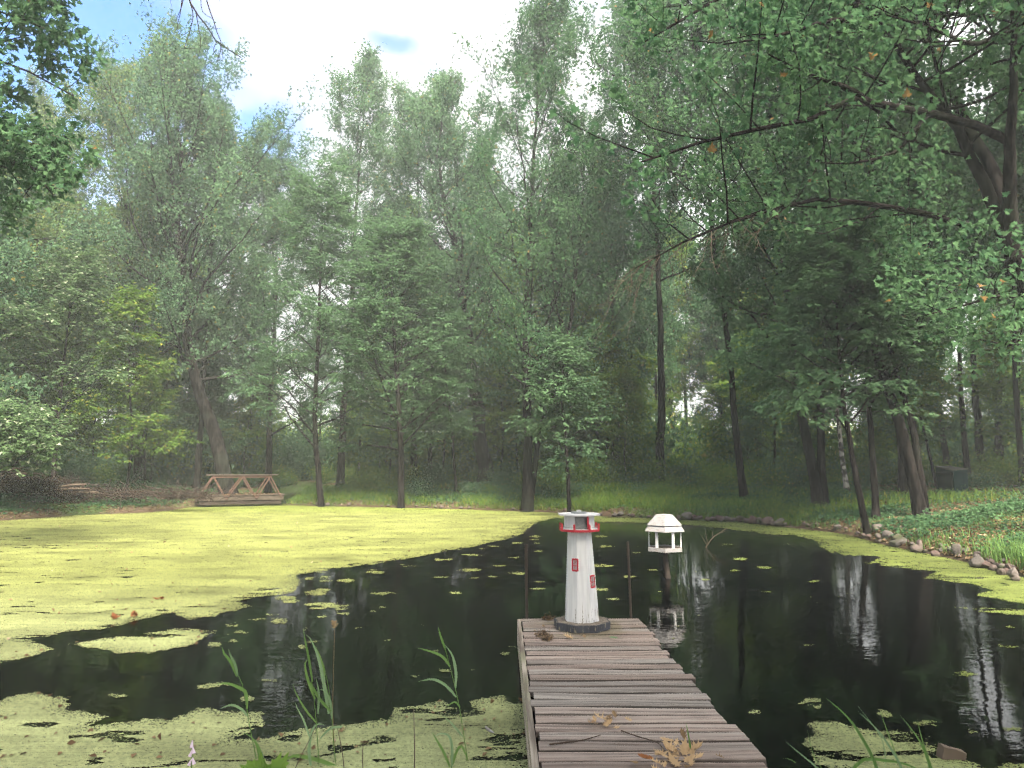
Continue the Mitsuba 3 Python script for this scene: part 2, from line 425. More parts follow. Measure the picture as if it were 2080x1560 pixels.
# ------------------------------------------------------------------ duckweed
poly = lambda pts: Polygon([ground(*q)[:2] for q in pts]).buffer(0)
mats = [
    poly([(-400, 1075), (0, 1046), (398, 1022), (578, 1018), (815, 1022), (1000, 1028), (1140, 1036), (1140, 1050), (1088, 1062), (1062, 1084), (1040, 1094), (960, 1111), (900, 1121),
          (840, 1134), (760, 1145), (640, 1160), (598, 1168), (606, 1185), (590, 1204), (540, 1211), (480, 1221), (512, 1232), (460, 1244), (428, 1257),
          (380, 1259), (350, 1245), (310, 1254), (262, 1266), (200, 1279), (130, 1284), (96, 1293), (0, 1300), (-500, 1330), (-1200, 1200)]),
    poly([(-300, 1310), (0, 1298), (60, 1300), (118, 1318), (50, 1337), (0, 1347), (-300, 1370)]),
    poly([(128, 1310), (200, 1300), (280, 1290), (360, 1277), (432, 1280), (446, 1284), (390, 1312), (300, 1329), (240, 1329), (200, 1318)]),
    poly([(0, 1425), (18, 1417), (74, 1406), (145, 1419), (148, 1443), (222, 1456), (175, 1478), (264, 1464), (320, 1456), (339, 1464), (407, 1439), (529, 1449), (534, 1472), (479, 1501), (521, 1504),
          (582, 1488), (688, 1475), (788, 1464), (804, 1440), (899, 1425), (915, 1438), (952, 1440), (952, 1425), (1021, 1411), (1039, 1427), (1079, 1425), (1096, 1440),
          (1130, 1700), (1150, 1900), (-600, 1900), (-600, 1440)]),
    poly([(1120, 1042), (1240, 1050), (1390, 1056), (1500, 1060), (1620, 1072), (1720, 1084), (1800, 1106), (1900, 1126), (2000, 1148), (2090, 1172), (2400, 1215), (2400, 1320), (2080, 1226),
          (1972, 1208), (2021, 1201), (1982, 1189), (1907, 1180), (1867, 1175), (1890, 1161), (1858, 1158), (1756, 1144), (1786, 1131), (1704, 1129), (1661, 1112), (1655, 1103),
          (1612, 1087), (1580, 1088), (1531, 1080), (1400, 1067), (1300, 1063), (1200, 1059), (1125, 1052)]),
    poly([(1927, 1233), (2010, 1236), (2080, 1240), (2300, 1262), (2300, 1275), (2080, 1250), (1990, 1243)]),
    poly([(1640, 1472), (1700, 1467), (1742, 1478), (1792, 1490), (1850, 1484), (1880, 1496), (1884, 1512), (1905, 1532), (1960, 1545), (2010, 1560), (2080, 1552), (2200, 1600), (2200, 1680), (1750, 1640),
          (1700, 1562), (1664, 1554), (1645, 1524), (1628, 1512), (1630, 1500), (1672, 1497)]),
]
rr = rng_of(21)


def blob(px, py, rx, ry, n=14):
    a = np.arange(n) * 2 * np.pi / n
    k = 0.50 + 0.55 * rr.random(n)
    return Polygon([ground(px + rx * kk * math.cos(t), py + ry * kk * math.sin(t))[:2] for t, kk in zip(a, k)]).buffer(0)


for (px, py, rx, ry) in ((660, 1231, 38, 7), (780, 1206, 32, 4), (1095, 1196, 24, 3), (1550, 1153, 18, 2.5), (1490, 1160, 15, 2.5), (1655, 1181, 20, 2.5), (1505, 1136, 10, 1.5), (1641, 1428, 30, 11),
                         (1526, 1448, 14, 5), (1975, 1370, 38, 6), (1985, 1488, 22, 5), (2062, 1481, 20, 5), (1798, 1451, 14, 5), (1868, 1470, 28, 7), (1600, 1105, 9, 2), (1435, 1178, 15, 3), (1470, 1106, 12, 2),
                         (450, 1391, 36, 7), (420, 1396, 24, 4), (555, 1383, 22, 4), (247, 1415, 34, 6), (500, 1419, 22, 6), (846, 1375, 12, 4), (905, 1363, 14, 3), (440, 1310, 22, 6), (472, 1303, 10, 3),
                         (522, 1259, 18, 4), (490, 1285, 14, 4), (560, 1262, 16, 4), (470, 1270, 20, 4), (1325, 1158, 14, 2), (1280, 1172, 16, 3), (960, 1362, 8, 2), (610, 1315, 9, 3), (640, 1205, 20, 4),
                         (590, 1222, 16, 3), (700, 1180, 22, 3), (760, 1163, 26, 3), (830, 1150, 24, 3), (900, 1137, 26, 3), (1000, 1110, 24, 3), (960, 1128, 20, 3), (890, 1173, 12, 2), (1010, 1150, 14, 2),
                         (1040, 1133, 18, 2.5), (1100, 1120, 16, 2), (1000, 1172, 14, 2), (930, 1205, 10, 2), (1050, 1103, 18, 2), (1090, 1090, 20, 2), (1120, 1075, 16, 2), (1240, 1110, 12, 1.8), (1222, 1090, 12, 1.5)):
    mats.append(blob(px, py, rx, ry))
for _ in range(250):                                            # crumbs of weed adrift off the main mat
    px, py = rr.uniform(420, 1320), rr.uniform(1068, 1330)
    edge_y = np.interp(px, [420, 480, 600, 640, 900, 1060, 1130, 1330], [1262, 1225, 1180, 1162, 1122, 1085, 1050, 1062])
    away = (py - edge_y) / (10 + 0.09 * (py - 1000))
    if away < 0 or rr.random() > math.exp(-away / 3.2) or (1130 < px < 1240 and py > 1230): continue
    s = rr.gamma(1.6, 4.2) + 2.0
    mats.append(blob(px, py, s, s * (0.10 + 0.14 * (py - 1060) / 270), 9))
for _ in range(45):
    px, py = rr.uniform(1240, 2080), rr.uniform(1085, 1320)
    s = rr.gamma(1.5, 3.0) + 2
    if rr.random() < 0.6: mats.append(blob(px, py, s, s * 0.16, 9))
weed_area = shapely.unary_union(mats).intersection(POND.buffer(0.12))
DOCKBOX = Polygon([(0.16, 2.0), (1.36, 2.0), (1.36, 7.9), (0.16, 7.9)])
weed_area = weed_area.difference(DOCKBOX.buffer(0.02))


def weed_quads(x0, x1, y0, y1, sx, sy, seed):
    xs, ys = np.arange(x0, x1, sx) + sx / 2, np.arange(y0, y1, sy) + sy / 2
    gx_, gy_ = np.meshgrid(xs, ys)
    inside = shapely.contains_xy(weed_area, gx_.ravel(), gy_.ravel()).reshape(gx_.shape)
    sd = ndimage.distance_transform_edt(inside, (sy, sx)) - ndimage.distance_transform_edt(~inside, (sy, sx))
    p = np.stack([gx_, gy_, 0 * gx_], -1)
    sc = np.clip(gy_ / 10, 0.4, 2.5)
    f = sd + 0.20 * sc * (meshkit.fbm(p * np.array([3.2, 5.0, 1]) / sc[..., None], 4, seed) - 0.52)
    f += 0.11 * sc * (meshkit.fbm(p * np.array([9.0, 14.0, 1]) / sc[..., None], 3, seed + 30) - 0.5)
    f += 0.045 * (meshkit.noise(p * 38, 3) - 0.5) + 0.03 * (meshkit.noise(p * 75, 4) - 0.5)
    r = rng_of(77)
    frond = r.random(gx_.shape)
    # dark cracks and lanes where the mat has parted
    lane = np.abs(meshkit.fbm(p * np.array([0.35, 1.15, 1]) + 11, 4, 6) - 0.5)
    zone = step(0.50, 0.66, meshkit.fbm(p * np.array([0.13, 0.22, 1]) + 40, 2, 8)) * step(0.15, 0.6, sd)
    keep = (f > 0) & (frond > np.clip(0.42 - f * 1.5 / sc, 0.012, 0.5)) & ~((lane < 0.0055 + 0.008 * r.random(gx_.shape)) & (zone > 0.25) & (r.random(gx_.shape) < 0.8))
    hole = meshkit.fbm(p * np.array([2.6, 6.5, 1]) + 23, 4, 2)
    keep &= ~((hole > 0.755 - 0.10 * step(0.5, 0.05, sd)) & (r.random(gx_.shape) < 0.85))
    tall = meshkit.noise(p * 9, 12)
    pad = np.pad(keep, ((0, 0), (1, 1))).astype(np.int8)
    dx = np.diff(pad, axis=1)
    ra, ca = np.nonzero(dx == 1); rb, cb = np.nonzero(dx == -1)
    xa, xb, ya = x0 + ca * sx, x0 + cb * sx, y0 + ra * sy
    jit = (rng_of(5).random((len(xa), 2)) - 0.5) * sx * 0.8
    xa, xb = xa + jit[:, 0] * 0.5, xb + jit[:, 1] * 0.5
    n = len(xa)
    z = 0.004 + 0.002 * tall[ra, np.minimum(ca, gx_.shape[1] - 1)]
    v = np.stack([np.stack([xa, ya, z], 1), np.stack([xb, ya, z], 1), np.stack([xb, ya + sy, z], 1), np.stack([xa, ya + sy, z], 1)], 1).reshape(-1, 3)
    k = np.arange(n)[:, None] * 4
    return v, np.vstack([k + [0, 1, 2], k + [0, 2, 3]])


wm = Mesh()
wm.add(*weed_quads(-6.5, 6.5, 3.2, 8.0, 0.009, 0.009, 1))
wm.add(*weed_quads(-11.5, 9.5, 8.0, 14.0, 0.018, 0.018, 2))
wm.add(*weed_quads(-22, 16, 14.0, 36.0, 0.045, 0.045, 3))
wm.add(*weed_quads(-22, -6.5, 3.2, 8.0, 0.05, 0.05, 4))
v, f, _ = wm.arrays()
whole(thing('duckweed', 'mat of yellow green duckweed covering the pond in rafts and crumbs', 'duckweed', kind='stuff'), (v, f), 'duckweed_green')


def sit(x, y):
    return float(land(np.array([x]), np.array([y]))[0])

# ------------------------------------------------------------------ trees


def grow(p0, d0, L, n, up, wob, r):
    """m limbs at once: (m, 3) starts and directions, lengths (m,) -> polylines (m, n, 3)."""
    d, p, out = unit(d0), p0.copy(), [p0]
    for _ in range(n - 1):
        d = unit(d + up * np.array([0, 0, 1.0]) + wob * r.normal(size=d.shape))
        p = p + d * (L / (n - 1))[:, None]
        out.append(p)
    return np.stack(out, 1)


def along(P, idx, s):
    """Points and tangents at the fractions s of the polylines P[idx]."""
    n = P.shape[1]
    x = np.clip(s, 0, 0.9999) * (n - 1)
    k = x.astype(int)
    a, b = P[idx, k], P[idx, k + 1]
    return a + (b - a) * (x - k)[:, None], unit(b - a)


def smooth_line(pts, n):
    """A Catmull-Rom curve through the points, sampled at n places evenly by length."""
    p = np.asarray(pts, float)
    q = np.vstack([2 * p[0] - p[1], p, 2 * p[-1] - p[-2]])
    out = []
    for k in range(len(p) - 1):
        a, b, c, d = q[k:k + 4]
        t = np.linspace(0, 1, 12, endpoint=k == len(p) - 2)[:, None]
        out.append(0.5 * (2 * b + (c - a) * t + (2 * a - 5 * b + 4 * c - d) * t ** 2 + (3 * b - a - 3 * c + d) * t ** 3))
    c = np.vstack(out)
    s = np.r_[0, np.cumsum(np.linalg.norm(np.diff(c, axis=0), axis=1))]
    return np.stack([np.interp(np.linspace(0, s[-1], n), s, c[:, k]) for k in range(3)], 1)


MAPLE = np.array([(0, 0), (0.10, -0.06), (0.34, -0.14), (0.24, 0.02), (0.50, 0.12), (0.40, 0.20), (0.46, 0.36), (0.30, 0.34), (0.22, 0.40), (0.30, 0.62), (0.14, 0.60), (0.0, 1.0)])
MAPLE = np.vstack([MAPLE, MAPLE[-2:0:-1] * [-1, 1]])


def leaf_mesh(b, a, n, size, r, lobed=False, slim=0.62):
    """Leaves at the points b with axes a and normals n -> vertices, faces, uv (u: the leaf's own random number)."""
    m = len(b)
    a = unit(a); s = unit(np.cross(n, a)); n = np.cross(a, s)
    L = size[:, None]
    u = r.random(m)
    if lobed:
        o = MAPLE; k = len(o)
        c = np.array([0.0, 0.28])
        pts = np.vstack([[c], o])
        bend = -0.25 * pts[:, 1] ** 2 + 0.35 * np.abs(pts[:, 0])
        v = b[:, None] + L[:, None] * (pts[None, :, 0:1] * s[:, None] * 1.1 + pts[None, :, 1:2] * a[:, None] + bend[None, :, None] * n[:, None])
        t = np.arange(k)
        f = np.stack([0 * t, t + 1, (t + 1) % k + 1], 1)
        return v.reshape(-1, 3), (f[None] + (np.arange(m) * (k + 1))[:, None, None]).reshape(-1, 3), np.repeat(np.c_[u, u], k + 1, axis=0)
    w = L * slim / 2
    v = np.stack([b, b + a * L * 0.45 + s * w + n * w * 0.35, b + a * L - n * L * 0.12, b + a * L * 0.45 - s * w + n * w * 0.35], 1)
    k = np.arange(m)[:, None] * 4
    return v.reshape(-1, 3), np.vstack([k + [0, 1, 2], k + [0, 2, 3]]), np.repeat(np.c_[u, u], 4, axis=0)


def tree_parts(stems, radii, seed, R=4.5, base=0.25, n1=34, n2=9, n3=5, leaves=16, size=0.165, style='maple', lobed=False, twig=0.85, slim=0.66, limbs=(), twig_step=3):
    """stems: polylines of points, first the main trunk -> (wood vertices, faces), (leaf vertices, faces, uv)."""
    r = rng_of(seed)
    wood = Mesh()
    P1, R1 = [], []
    for q, (stem, r0) in enumerate(zip(stems, radii)):
        c = smooth_line(stem, 22)
        c[1:-1] += r.normal(size=(20, 3)) * r0 * 0.10 * [1, 1, 0.3]
        t = np.linspace(0, 1, 22)
        rad = r0 * (1 - t) ** 1.15 * 0.90 + 0.018 + r0 * 0.38 * np.exp(-t * 48)
        wood.add(*tubes(c, rad, 11))
        H = np.linalg.norm(c[-1] - c[0])
        k = max(4, int(n1 if q == 0 else n1 * 0.6))
        u = (np.arange(k) + r.random(k) * 0.9) / k
        u = u ** 0.85
        tt = base + (1 - base) * u * 0.985
        p0, tan = along(c[None], np.zeros(k, int), tt)
        az = np.arange(k) * 2.39996 + r.random() * 6 + r.normal(size=k) * 0.45
        if style == 'maple':
            el = np.radians(12 + 40 * u + r.normal(size=k) * 12)
            L = R * (0.72 + 0.38 * np.sin(np.pi * np.clip(u * 1.15, 0, 1))) * np.clip(1.52 - u, 0.58, 1) * r.uniform(0.55, 1.25, k)
            up, wob = 0.045, 0.11
        elif style == 'spray':
            el = np.radians(8 + 34 * u + r.normal(size=k) * 8)
            L = R * np.clip(1.05 - u, 0.12, 1) ** 0.62 * r.uniform(0.7, 1.15, k)
            up, wob = 0.015, 0.08
        else:                                                   # pole: a tall bare trunk with a high narrow crown
            el = np.radians(20 + 45 * u + r.normal(size=k) * 12)
            L = R * np.clip(1.1 - u, 0.15, 1) ** 0.7 * r.uniform(0.6, 1.2, k)
            up, wob = 0.06, 0.13
        d0 = np.stack([np.cos(az) * np.cos(el), np.sin(az) * np.cos(el), np.sin(el)], 1) + 0.25 * tan
        P = grow(p0, d0, L, 9, up, wob, r)
        ra = np.minimum(0.38 * np.interp(tt, t, rad), 0.018 * L + 0.012)
        P1.append(P); R1.append(ra)
    for pts, r0 in limbs:                                       # limbs given by hand
        c = smooth_line(pts, 9)
        P1.append(c[None]); R1.append(np.array([r0]))
    P1, R1 = np.vstack(P1), np.concatenate(R1)
    taper = np.linspace(1, 0.12, 9)
    wood.add(*tubes(P1, R1[:, None] * taper + 0.004, 6))
    # second order
    L1 = np.linalg.norm(np.diff(P1, axis=1), axis=2).sum(1)
    idx = np.repeat(np.arange(len(P1)), n2)
    s = np.tile((np.arange(n2) + 0.5) / n2, len(P1)) * 0.82 + 0.17 + r.normal(size=len(idx)) * 0.03
    p0, tan = along(P1, idx, s)
    side = np.where(np.tile(np.arange(n2), len(P1)) % 2 == 0, 1.0, -1.0)
    flat = unit(np.cross(tan, [0, 0, 1.0]))
    lift = np.cross(flat, tan)
    roll = r.normal(size=len(idx)) * (0.35 if style == 'spray' else 0.95)
    lat = flat * (side * np.cos(roll))[:, None] + lift * np.sin(roll)[:, None]
    d0 = tan * 0.75 + lat * r.uniform(0.6, 1.05, len(idx))[:, None]
    if style == 'maple': d0 = d0 + np.array([0, 0, 0.9]) * (s > 0.6)[:, None]
    L2 = np.clip(L1[idx] * (0.16 + 0.34 * (1 - s)) * r.uniform(0.7, 1.3, len(idx)), 0.35, 2.6)
    P2 = grow(p0, d0, L2, 5, {'maple': 0.14, 'spray': -0.02}.get(style, 0.05), 0.13, r)
    wood.add(*tubes(P2, (0.004 + 0.0055 * L2)[:, None] * np.linspace(1, 0.25, 5), 4))
    # twigs
    Pa = np.concatenate([P2, P1[:, 4:]])
    idx = np.concatenate([np.repeat(np.arange(len(P2)), n3), np.repeat(np.arange(len(P1)) + len(P2), n3)])
    s = r.random(len(idx)) ** 0.8 * 0.85 + 0.15
    p0, tan = along(Pa, idx, s)
    flat = unit(np.cross(tan, [0, 0, 1.0]) + 1e-4)
    roll = r.normal(size=len(idx)) * (0.3 if style == 'spray' else 1.1)
    lat = flat * (np.where(r.random(len(idx)) < 0.5, 1, -1) * np.cos(roll))[:, None] + np.cross(flat, tan) * np.sin(roll)[:, None]
    L3 = twig * r.uniform(0.55, 1.35, len(idx))
    P3 = grow(p0, tan * 0.8 + lat * 0.8, L3, 4, {'maple': 0.22, 'spray': -0.05}.get(style, 0.08), 0.16, r)
    wood.add(*tubes(P3[::twig_step], np.full((len(P3[::twig_step]), 1), 0.0045) * np.linspace(1, 0.4, 4), 3))
    # leaves
    idx = np.repeat(np.arange(len(P3)), leaves)
    s = r.random(len(idx)) ** 0.75
    p0, tan = along(P3, idx, s)
    nrm = np.array([0, 0, 1.0])
    if style == 'spray':
        flat = unit(np.cross(tan, nrm) + 1e-4) * np.where(r.random(len(idx)) < 0.5, 1, -1)[:, None]
        a = flat + tan * 0.7 + r.normal(size=p0.shape) * 0.25 + [0, 0, -0.22]
        n = nrm + r.normal(size=p0.shape) * 0.28
        off = r.normal(size=p0.shape) * 0.05 * [1, 1, 0.5]
    else:
        a = tan * 0.4 + r.normal(size=p0.shape) * 0.75 + [0, 0, -0.30]
        n = nrm * 0.8 + r.normal(size=p0.shape) * 0.55
        off = r.normal(size=p0.shape) * 0.11
    lv = leaf_mesh(p0 + off, a, n, size * r.uniform(0.65, 1.25, len(idx)), r, lobed, slim)
    w = wood.arrays()
    return w[:2], lv


def plant_tree(name, label, stems, radii, seed, leaf='leaf_green', bark='bark', category='tree', group=None, **kw):
    kw['R'] = kw.get('R', 4.5) * 1.18
    kw['base'] = kw.get('base', 0.25) * 0.72
    kw['n1'] = int(kw.get('n1', 34) * 1.15)
    k = thing(name, label, category, group)
    w, (lv, lf, luv) = tree_parts(stems, radii, seed, **kw)
    part(k, 'trunk', w, bark, True)
    part(k, 'crown', (lv, lf), leaf, False, uv=luv)
    return k


def stem_at(y, pts, lean=0.0, seed=0):
    """A trunk line through pixels of the survey photograph, standing at distance y and rooted in the ground."""
    q = np.array([at(px, py, y + lean * k / max(1, len(pts) - 1)) for k, (px, py) in enumerate(pts)])
    q[0, 2] = sit(q[0, 0], q[0, 1]) - 0.15
    return q


FRONT = [
    # distance, stems, radii, name, label, options
    (37, [[(468, 990), (440, 900), (405, 800), (384, 700), (372, 580), (362, 450), (368, 330), (350, 160)]], [0.42], 'maple_tree',
     'big dark trunked tree leaning left over the footbridge', dict(R=6.4, base=0.36, n1=50, leaf='leaf_green')),
    (41, [[(285, 955), (283, 850), (276, 700), (264, 500), (240, 320), (215, 175)]], [0.28], 'maple_tree', 'tree with a straight grey trunk left of the leaning tree', dict(R=4.8, base=0.33, leaf='leaf_gold')),
    (38.5, [[(398, 988), (403, 930), (410, 820), (422, 600), (432, 420), (425, 230)]], [0.17], 'maple_tree', 'slim dark tree just left of the footbridge', dict(R=3.6, base=0.4, leaf='leaf_green')),
    (31, [[(105, 1020), (117, 860), (125, 780), (140, 640), (150, 540)]], [0.10], 'silver_maple', 'slender bank tree with whitish leaves near the brush pile', dict(R=3.6, base=0.34, n1=24, leaf='leaf_silver', style='spray', leaves=11)),
    (33.5, [[(656, 1004), (640, 870), (645, 700), (650, 560), (655, 420), (648, 372)]], [0.15], 'beech_tree', 'thin tree on the bank right of the footbridge with feathery sprays', dict(R=3.9, base=0.26, style='spray', leaf='leaf_soft', slim=0.5)),
    (32.3, [[(816, 1020), (812, 850), (801, 700), (796, 560), (800, 480)]], [0.17], 'beech_tree', 'straight pale trunked tree at the water edge with drooping layered sprays', dict(R=4.3, base=0.30, n1=44, style='spray', leaf='leaf_soft', slim=0.5)),
    (43, [[(690, 985), (700, 800), (715, 600), (725, 400), (745, 165)]], [0.25], 'maple_tree', 'tall open crowned tree against the white cloud left of centre', dict(R=4.6, base=0.36, n1=38, leaves=13, leaf='leaf_green')),
    (35, [[(928, 1010), (915, 850), (905, 760), (900, 640)]], [0.07], 'beech_tree', 'very thin sapling left of the big furrowed trunk', dict(R=2.3, base=0.35, n1=18, style='spray', leaf='leaf_soft', slim=0.5)),
    (39.5, [[(986, 984), (976, 880), (962, 780), (940, 620), (925, 500), (890, 340), (905, 205)]], [0.46], 'maple_tree', 'tree with the thickest furrowed dark trunk behind the far bank', dict(R=4.5, base=0.36, n1=38, leaf='leaf_green')),
    (44, [[(840, 985), (846, 700), (850, 420), (838, 225)]], [0.22], 'maple_tree', 'pointed tree top between the two taller crowns in the middle', dict(R=4.2, base=0.36, leaf='leaf_green', leaves=13)),
    (30, [[(1070, 1008), (1072, 850), (1068, 700), (1075, 500), (1085, 300), (1108, 35)], [(1075, 940), (1100, 860), (1137, 780), (1160, 650), (1178, 480), (1190, 300)]], [0.22, 0.13], 'ash_tree',
     'tall forked tree behind the toy lighthouse reaching the top of the sky', dict(R=3.7, base=0.28, n1=44, leaf='leaf_deep', slim=0.45, leaves=11)),
    (28, [[(1158, 1018), (1150, 900), (1140, 800), (1148, 715)]], [0.085], 'beech_tree', 'small tree with a thin trunk and low bushy top right of the forked tree', dict(R=1.9, base=0.46, n1=14, leaves=10, style='spray', leaf='leaf_soft')),
    (40, [[(1222, 950), (1212, 870), (1200, 740), (1190, 640)], [(1230, 950), (1235, 850), (1240, 700)], [(1238, 950), (1250, 860), (1262, 720)]], [0.11, 0.1, 0.1], 'hazel_tree', 'clump of four thin stems behind the bird feeder',
     dict(R=3.0, base=0.42, n1=18, style='spray', leaf='leaf_bright')),
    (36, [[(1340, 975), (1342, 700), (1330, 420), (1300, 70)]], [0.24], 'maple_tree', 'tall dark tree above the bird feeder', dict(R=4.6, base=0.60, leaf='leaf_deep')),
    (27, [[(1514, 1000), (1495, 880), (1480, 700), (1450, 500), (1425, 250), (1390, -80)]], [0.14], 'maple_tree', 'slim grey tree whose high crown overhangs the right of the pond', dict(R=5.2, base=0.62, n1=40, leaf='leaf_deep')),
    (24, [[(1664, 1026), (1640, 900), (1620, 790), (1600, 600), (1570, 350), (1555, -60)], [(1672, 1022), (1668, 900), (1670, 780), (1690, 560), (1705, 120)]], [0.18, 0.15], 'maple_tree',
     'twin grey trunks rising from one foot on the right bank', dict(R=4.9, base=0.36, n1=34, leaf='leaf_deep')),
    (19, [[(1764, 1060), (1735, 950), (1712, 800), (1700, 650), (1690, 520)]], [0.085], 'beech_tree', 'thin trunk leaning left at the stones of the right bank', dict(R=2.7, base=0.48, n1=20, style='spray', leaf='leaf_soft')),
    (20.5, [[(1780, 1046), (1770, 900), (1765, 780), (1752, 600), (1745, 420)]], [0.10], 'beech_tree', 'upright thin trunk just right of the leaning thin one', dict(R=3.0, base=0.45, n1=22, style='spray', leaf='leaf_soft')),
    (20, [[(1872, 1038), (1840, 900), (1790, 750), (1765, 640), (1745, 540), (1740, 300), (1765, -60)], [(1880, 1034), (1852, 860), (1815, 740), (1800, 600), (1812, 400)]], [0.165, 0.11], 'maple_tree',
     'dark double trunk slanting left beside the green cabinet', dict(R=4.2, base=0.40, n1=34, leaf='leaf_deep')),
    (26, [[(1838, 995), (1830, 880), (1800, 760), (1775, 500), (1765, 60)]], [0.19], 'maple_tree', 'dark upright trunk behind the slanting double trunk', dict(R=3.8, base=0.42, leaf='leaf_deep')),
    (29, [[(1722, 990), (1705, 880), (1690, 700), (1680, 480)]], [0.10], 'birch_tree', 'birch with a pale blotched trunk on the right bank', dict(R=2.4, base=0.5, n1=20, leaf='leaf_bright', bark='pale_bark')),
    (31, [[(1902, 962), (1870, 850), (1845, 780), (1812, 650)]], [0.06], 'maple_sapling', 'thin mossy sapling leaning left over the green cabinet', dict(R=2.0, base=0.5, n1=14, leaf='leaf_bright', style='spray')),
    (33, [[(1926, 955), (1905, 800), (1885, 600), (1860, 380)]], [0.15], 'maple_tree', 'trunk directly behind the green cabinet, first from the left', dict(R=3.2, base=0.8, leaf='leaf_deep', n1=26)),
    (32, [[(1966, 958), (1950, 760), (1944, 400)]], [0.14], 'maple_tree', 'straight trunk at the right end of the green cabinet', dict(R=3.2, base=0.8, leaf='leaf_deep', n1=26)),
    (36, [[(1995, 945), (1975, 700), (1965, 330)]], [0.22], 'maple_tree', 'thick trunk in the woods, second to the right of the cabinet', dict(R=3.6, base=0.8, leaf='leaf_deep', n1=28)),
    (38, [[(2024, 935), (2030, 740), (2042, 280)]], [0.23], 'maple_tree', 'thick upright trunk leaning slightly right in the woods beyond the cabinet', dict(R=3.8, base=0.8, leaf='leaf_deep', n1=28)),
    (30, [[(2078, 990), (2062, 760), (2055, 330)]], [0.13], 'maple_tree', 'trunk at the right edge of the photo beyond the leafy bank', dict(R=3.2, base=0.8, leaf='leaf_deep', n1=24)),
    (34, [[(-70, 1010), (-40, 760), (-15, 540), (-10, 380)]], [0.24], 'maple_tree', 'left edge tree behind the brush pile, sunlit yellow put into its leaves', dict(R=5.2, base=0.22, n1=40, leaf='leaf_gold')),
    (25.5, [[(-45, 1040), (-20, 960), (0, 890), (15, 850)]], [0.08], 'maple_sapling', 'low yellow green sapling at the left edge of the water', dict(R=2.5, base=0.25, n1=18, leaf='leaf_silver', style='spray', lobed=True, leaves=9, size=0.14)),
    (44, [[(130, 975), (120, 800), (125, 600), (110, 350), (95, 235)]], [0.22], 'maple_tree', 'leafy tree left of the leaning tree, lower than it', dict(R=4.6, base=0.25, leaf='leaf_gold', n1=38)),
    (42, [[(545, 980), (550, 800), (560, 600), (545, 420), (535, 330)]], [0.2], 'maple_tree', 'rounded low crown in the dip of the tree line above the footbridge', dict(R=4.2, base=0.22, leaf='leaf_green', n1=38)),
]
for q, (y, stems, radii, name, label, o) in enumerate(FRONT):
    o = dict(o)
    plant_tree(name, label, [stem_at(y, s, 0.6) for s in stems], radii, 100 + q, **o)

# the great silver maple on the right bank, its trunk outside the picture, limbs reaching over the pond
y0 = 13.5
trunk = [at(2175, 1010, 15.0), at(2150, 850, 14.6), at(2092, 620, 14.2), at(2040, 470, 13.8), at(1985, 340, 13.6), at(1900, 200, 13.2), at(1795, 60, 12.6), at(1700, -140, 12.0)]
trunk[0][2] = sit(*trunk[0][:2]) - 0.2
fork = [at(2070, 560, 14.2), at(2030, 380, 14.4), at(1960, 240, 14.8), at(1880, 80, 15.0), at(1820, -120, 15.2)]
fork2 = [at(2050, 500, 13.9), at(2052, 300, 13.0), at(2060, 120, 12.2), at(2045, -100, 11.5)]
limbs = [([at(2046, 285, 13.3), at(1960, 246, 12.6), at(1850, 224, 12.0), at(1765, 206, 11.5), at(1690, 202, 11.1), at(1640, 246, 10.9), at(1540, 262, 10.6), at(1420, 290, 10.2), at(1300, 330, 9.9)], 0.085),
         ([at(1765, 206, 11.5), at(1720, 178, 11.2), at(1640, 150, 10.7), at(1560, 110, 10.2)], 0.05),
         ([at(1968, 458, 13.5), at(1880, 434, 13.0), at(1760, 414, 12.5), at(1670, 404, 12.1), at(1590, 420, 11.8), at(1500, 446, 11.5), at(1400, 486, 11.2), at(1290, 545, 11.0)], 0.062),
         ([at(1795, 60, 12.6), at(1700, 40, 11.2), at(1590, 70, 10.0), at(1470, 90, 9.0)], 0.05),
         ([at(2045, 60, 12.0), at(1980, 90, 10.8), at(1900, 60, 9.8), at(1800, 30, 9.0)], 0.05),
         ([at(2092, 620, 14.2), at(2040, 600, 12.9), at(1960, 620, 12.0), at(1880, 640, 11.4)], 0.04),
         ([at(2110, 680, 14.3), at(2060, 700, 13.0), at(1990, 690, 12.0)], 0.04),
         ([at(1900, 200, 13.2), at(1830, 300, 12.4), at(1740, 330, 11.8), at(1660, 330, 11.2)], 0.045),
         ([at(1700, -140, 12.0), at(1560, -60, 11.2), at(1420, 20, 10.6), at(1300, 90, 10.2)], 0.06)]
k = thing('silver_maple', 'great maple leaning in from the right with long dark limbs over the pond', 'tree')
w, (lv, lf, luv) = tree_parts([trunk, fork, fork2], [0.27, 0.18, 0.15], 501, R=4.2, base=0.60, n1=20, n2=10, n3=6, leaves=9, size=0.115, lobed=True, limbs=limbs, twig=0.6)
part(k, 'trunk', w, 'bark', True)
part(k, 'crown', (lv, lf), 'leaf_deep', False, uv=luv)

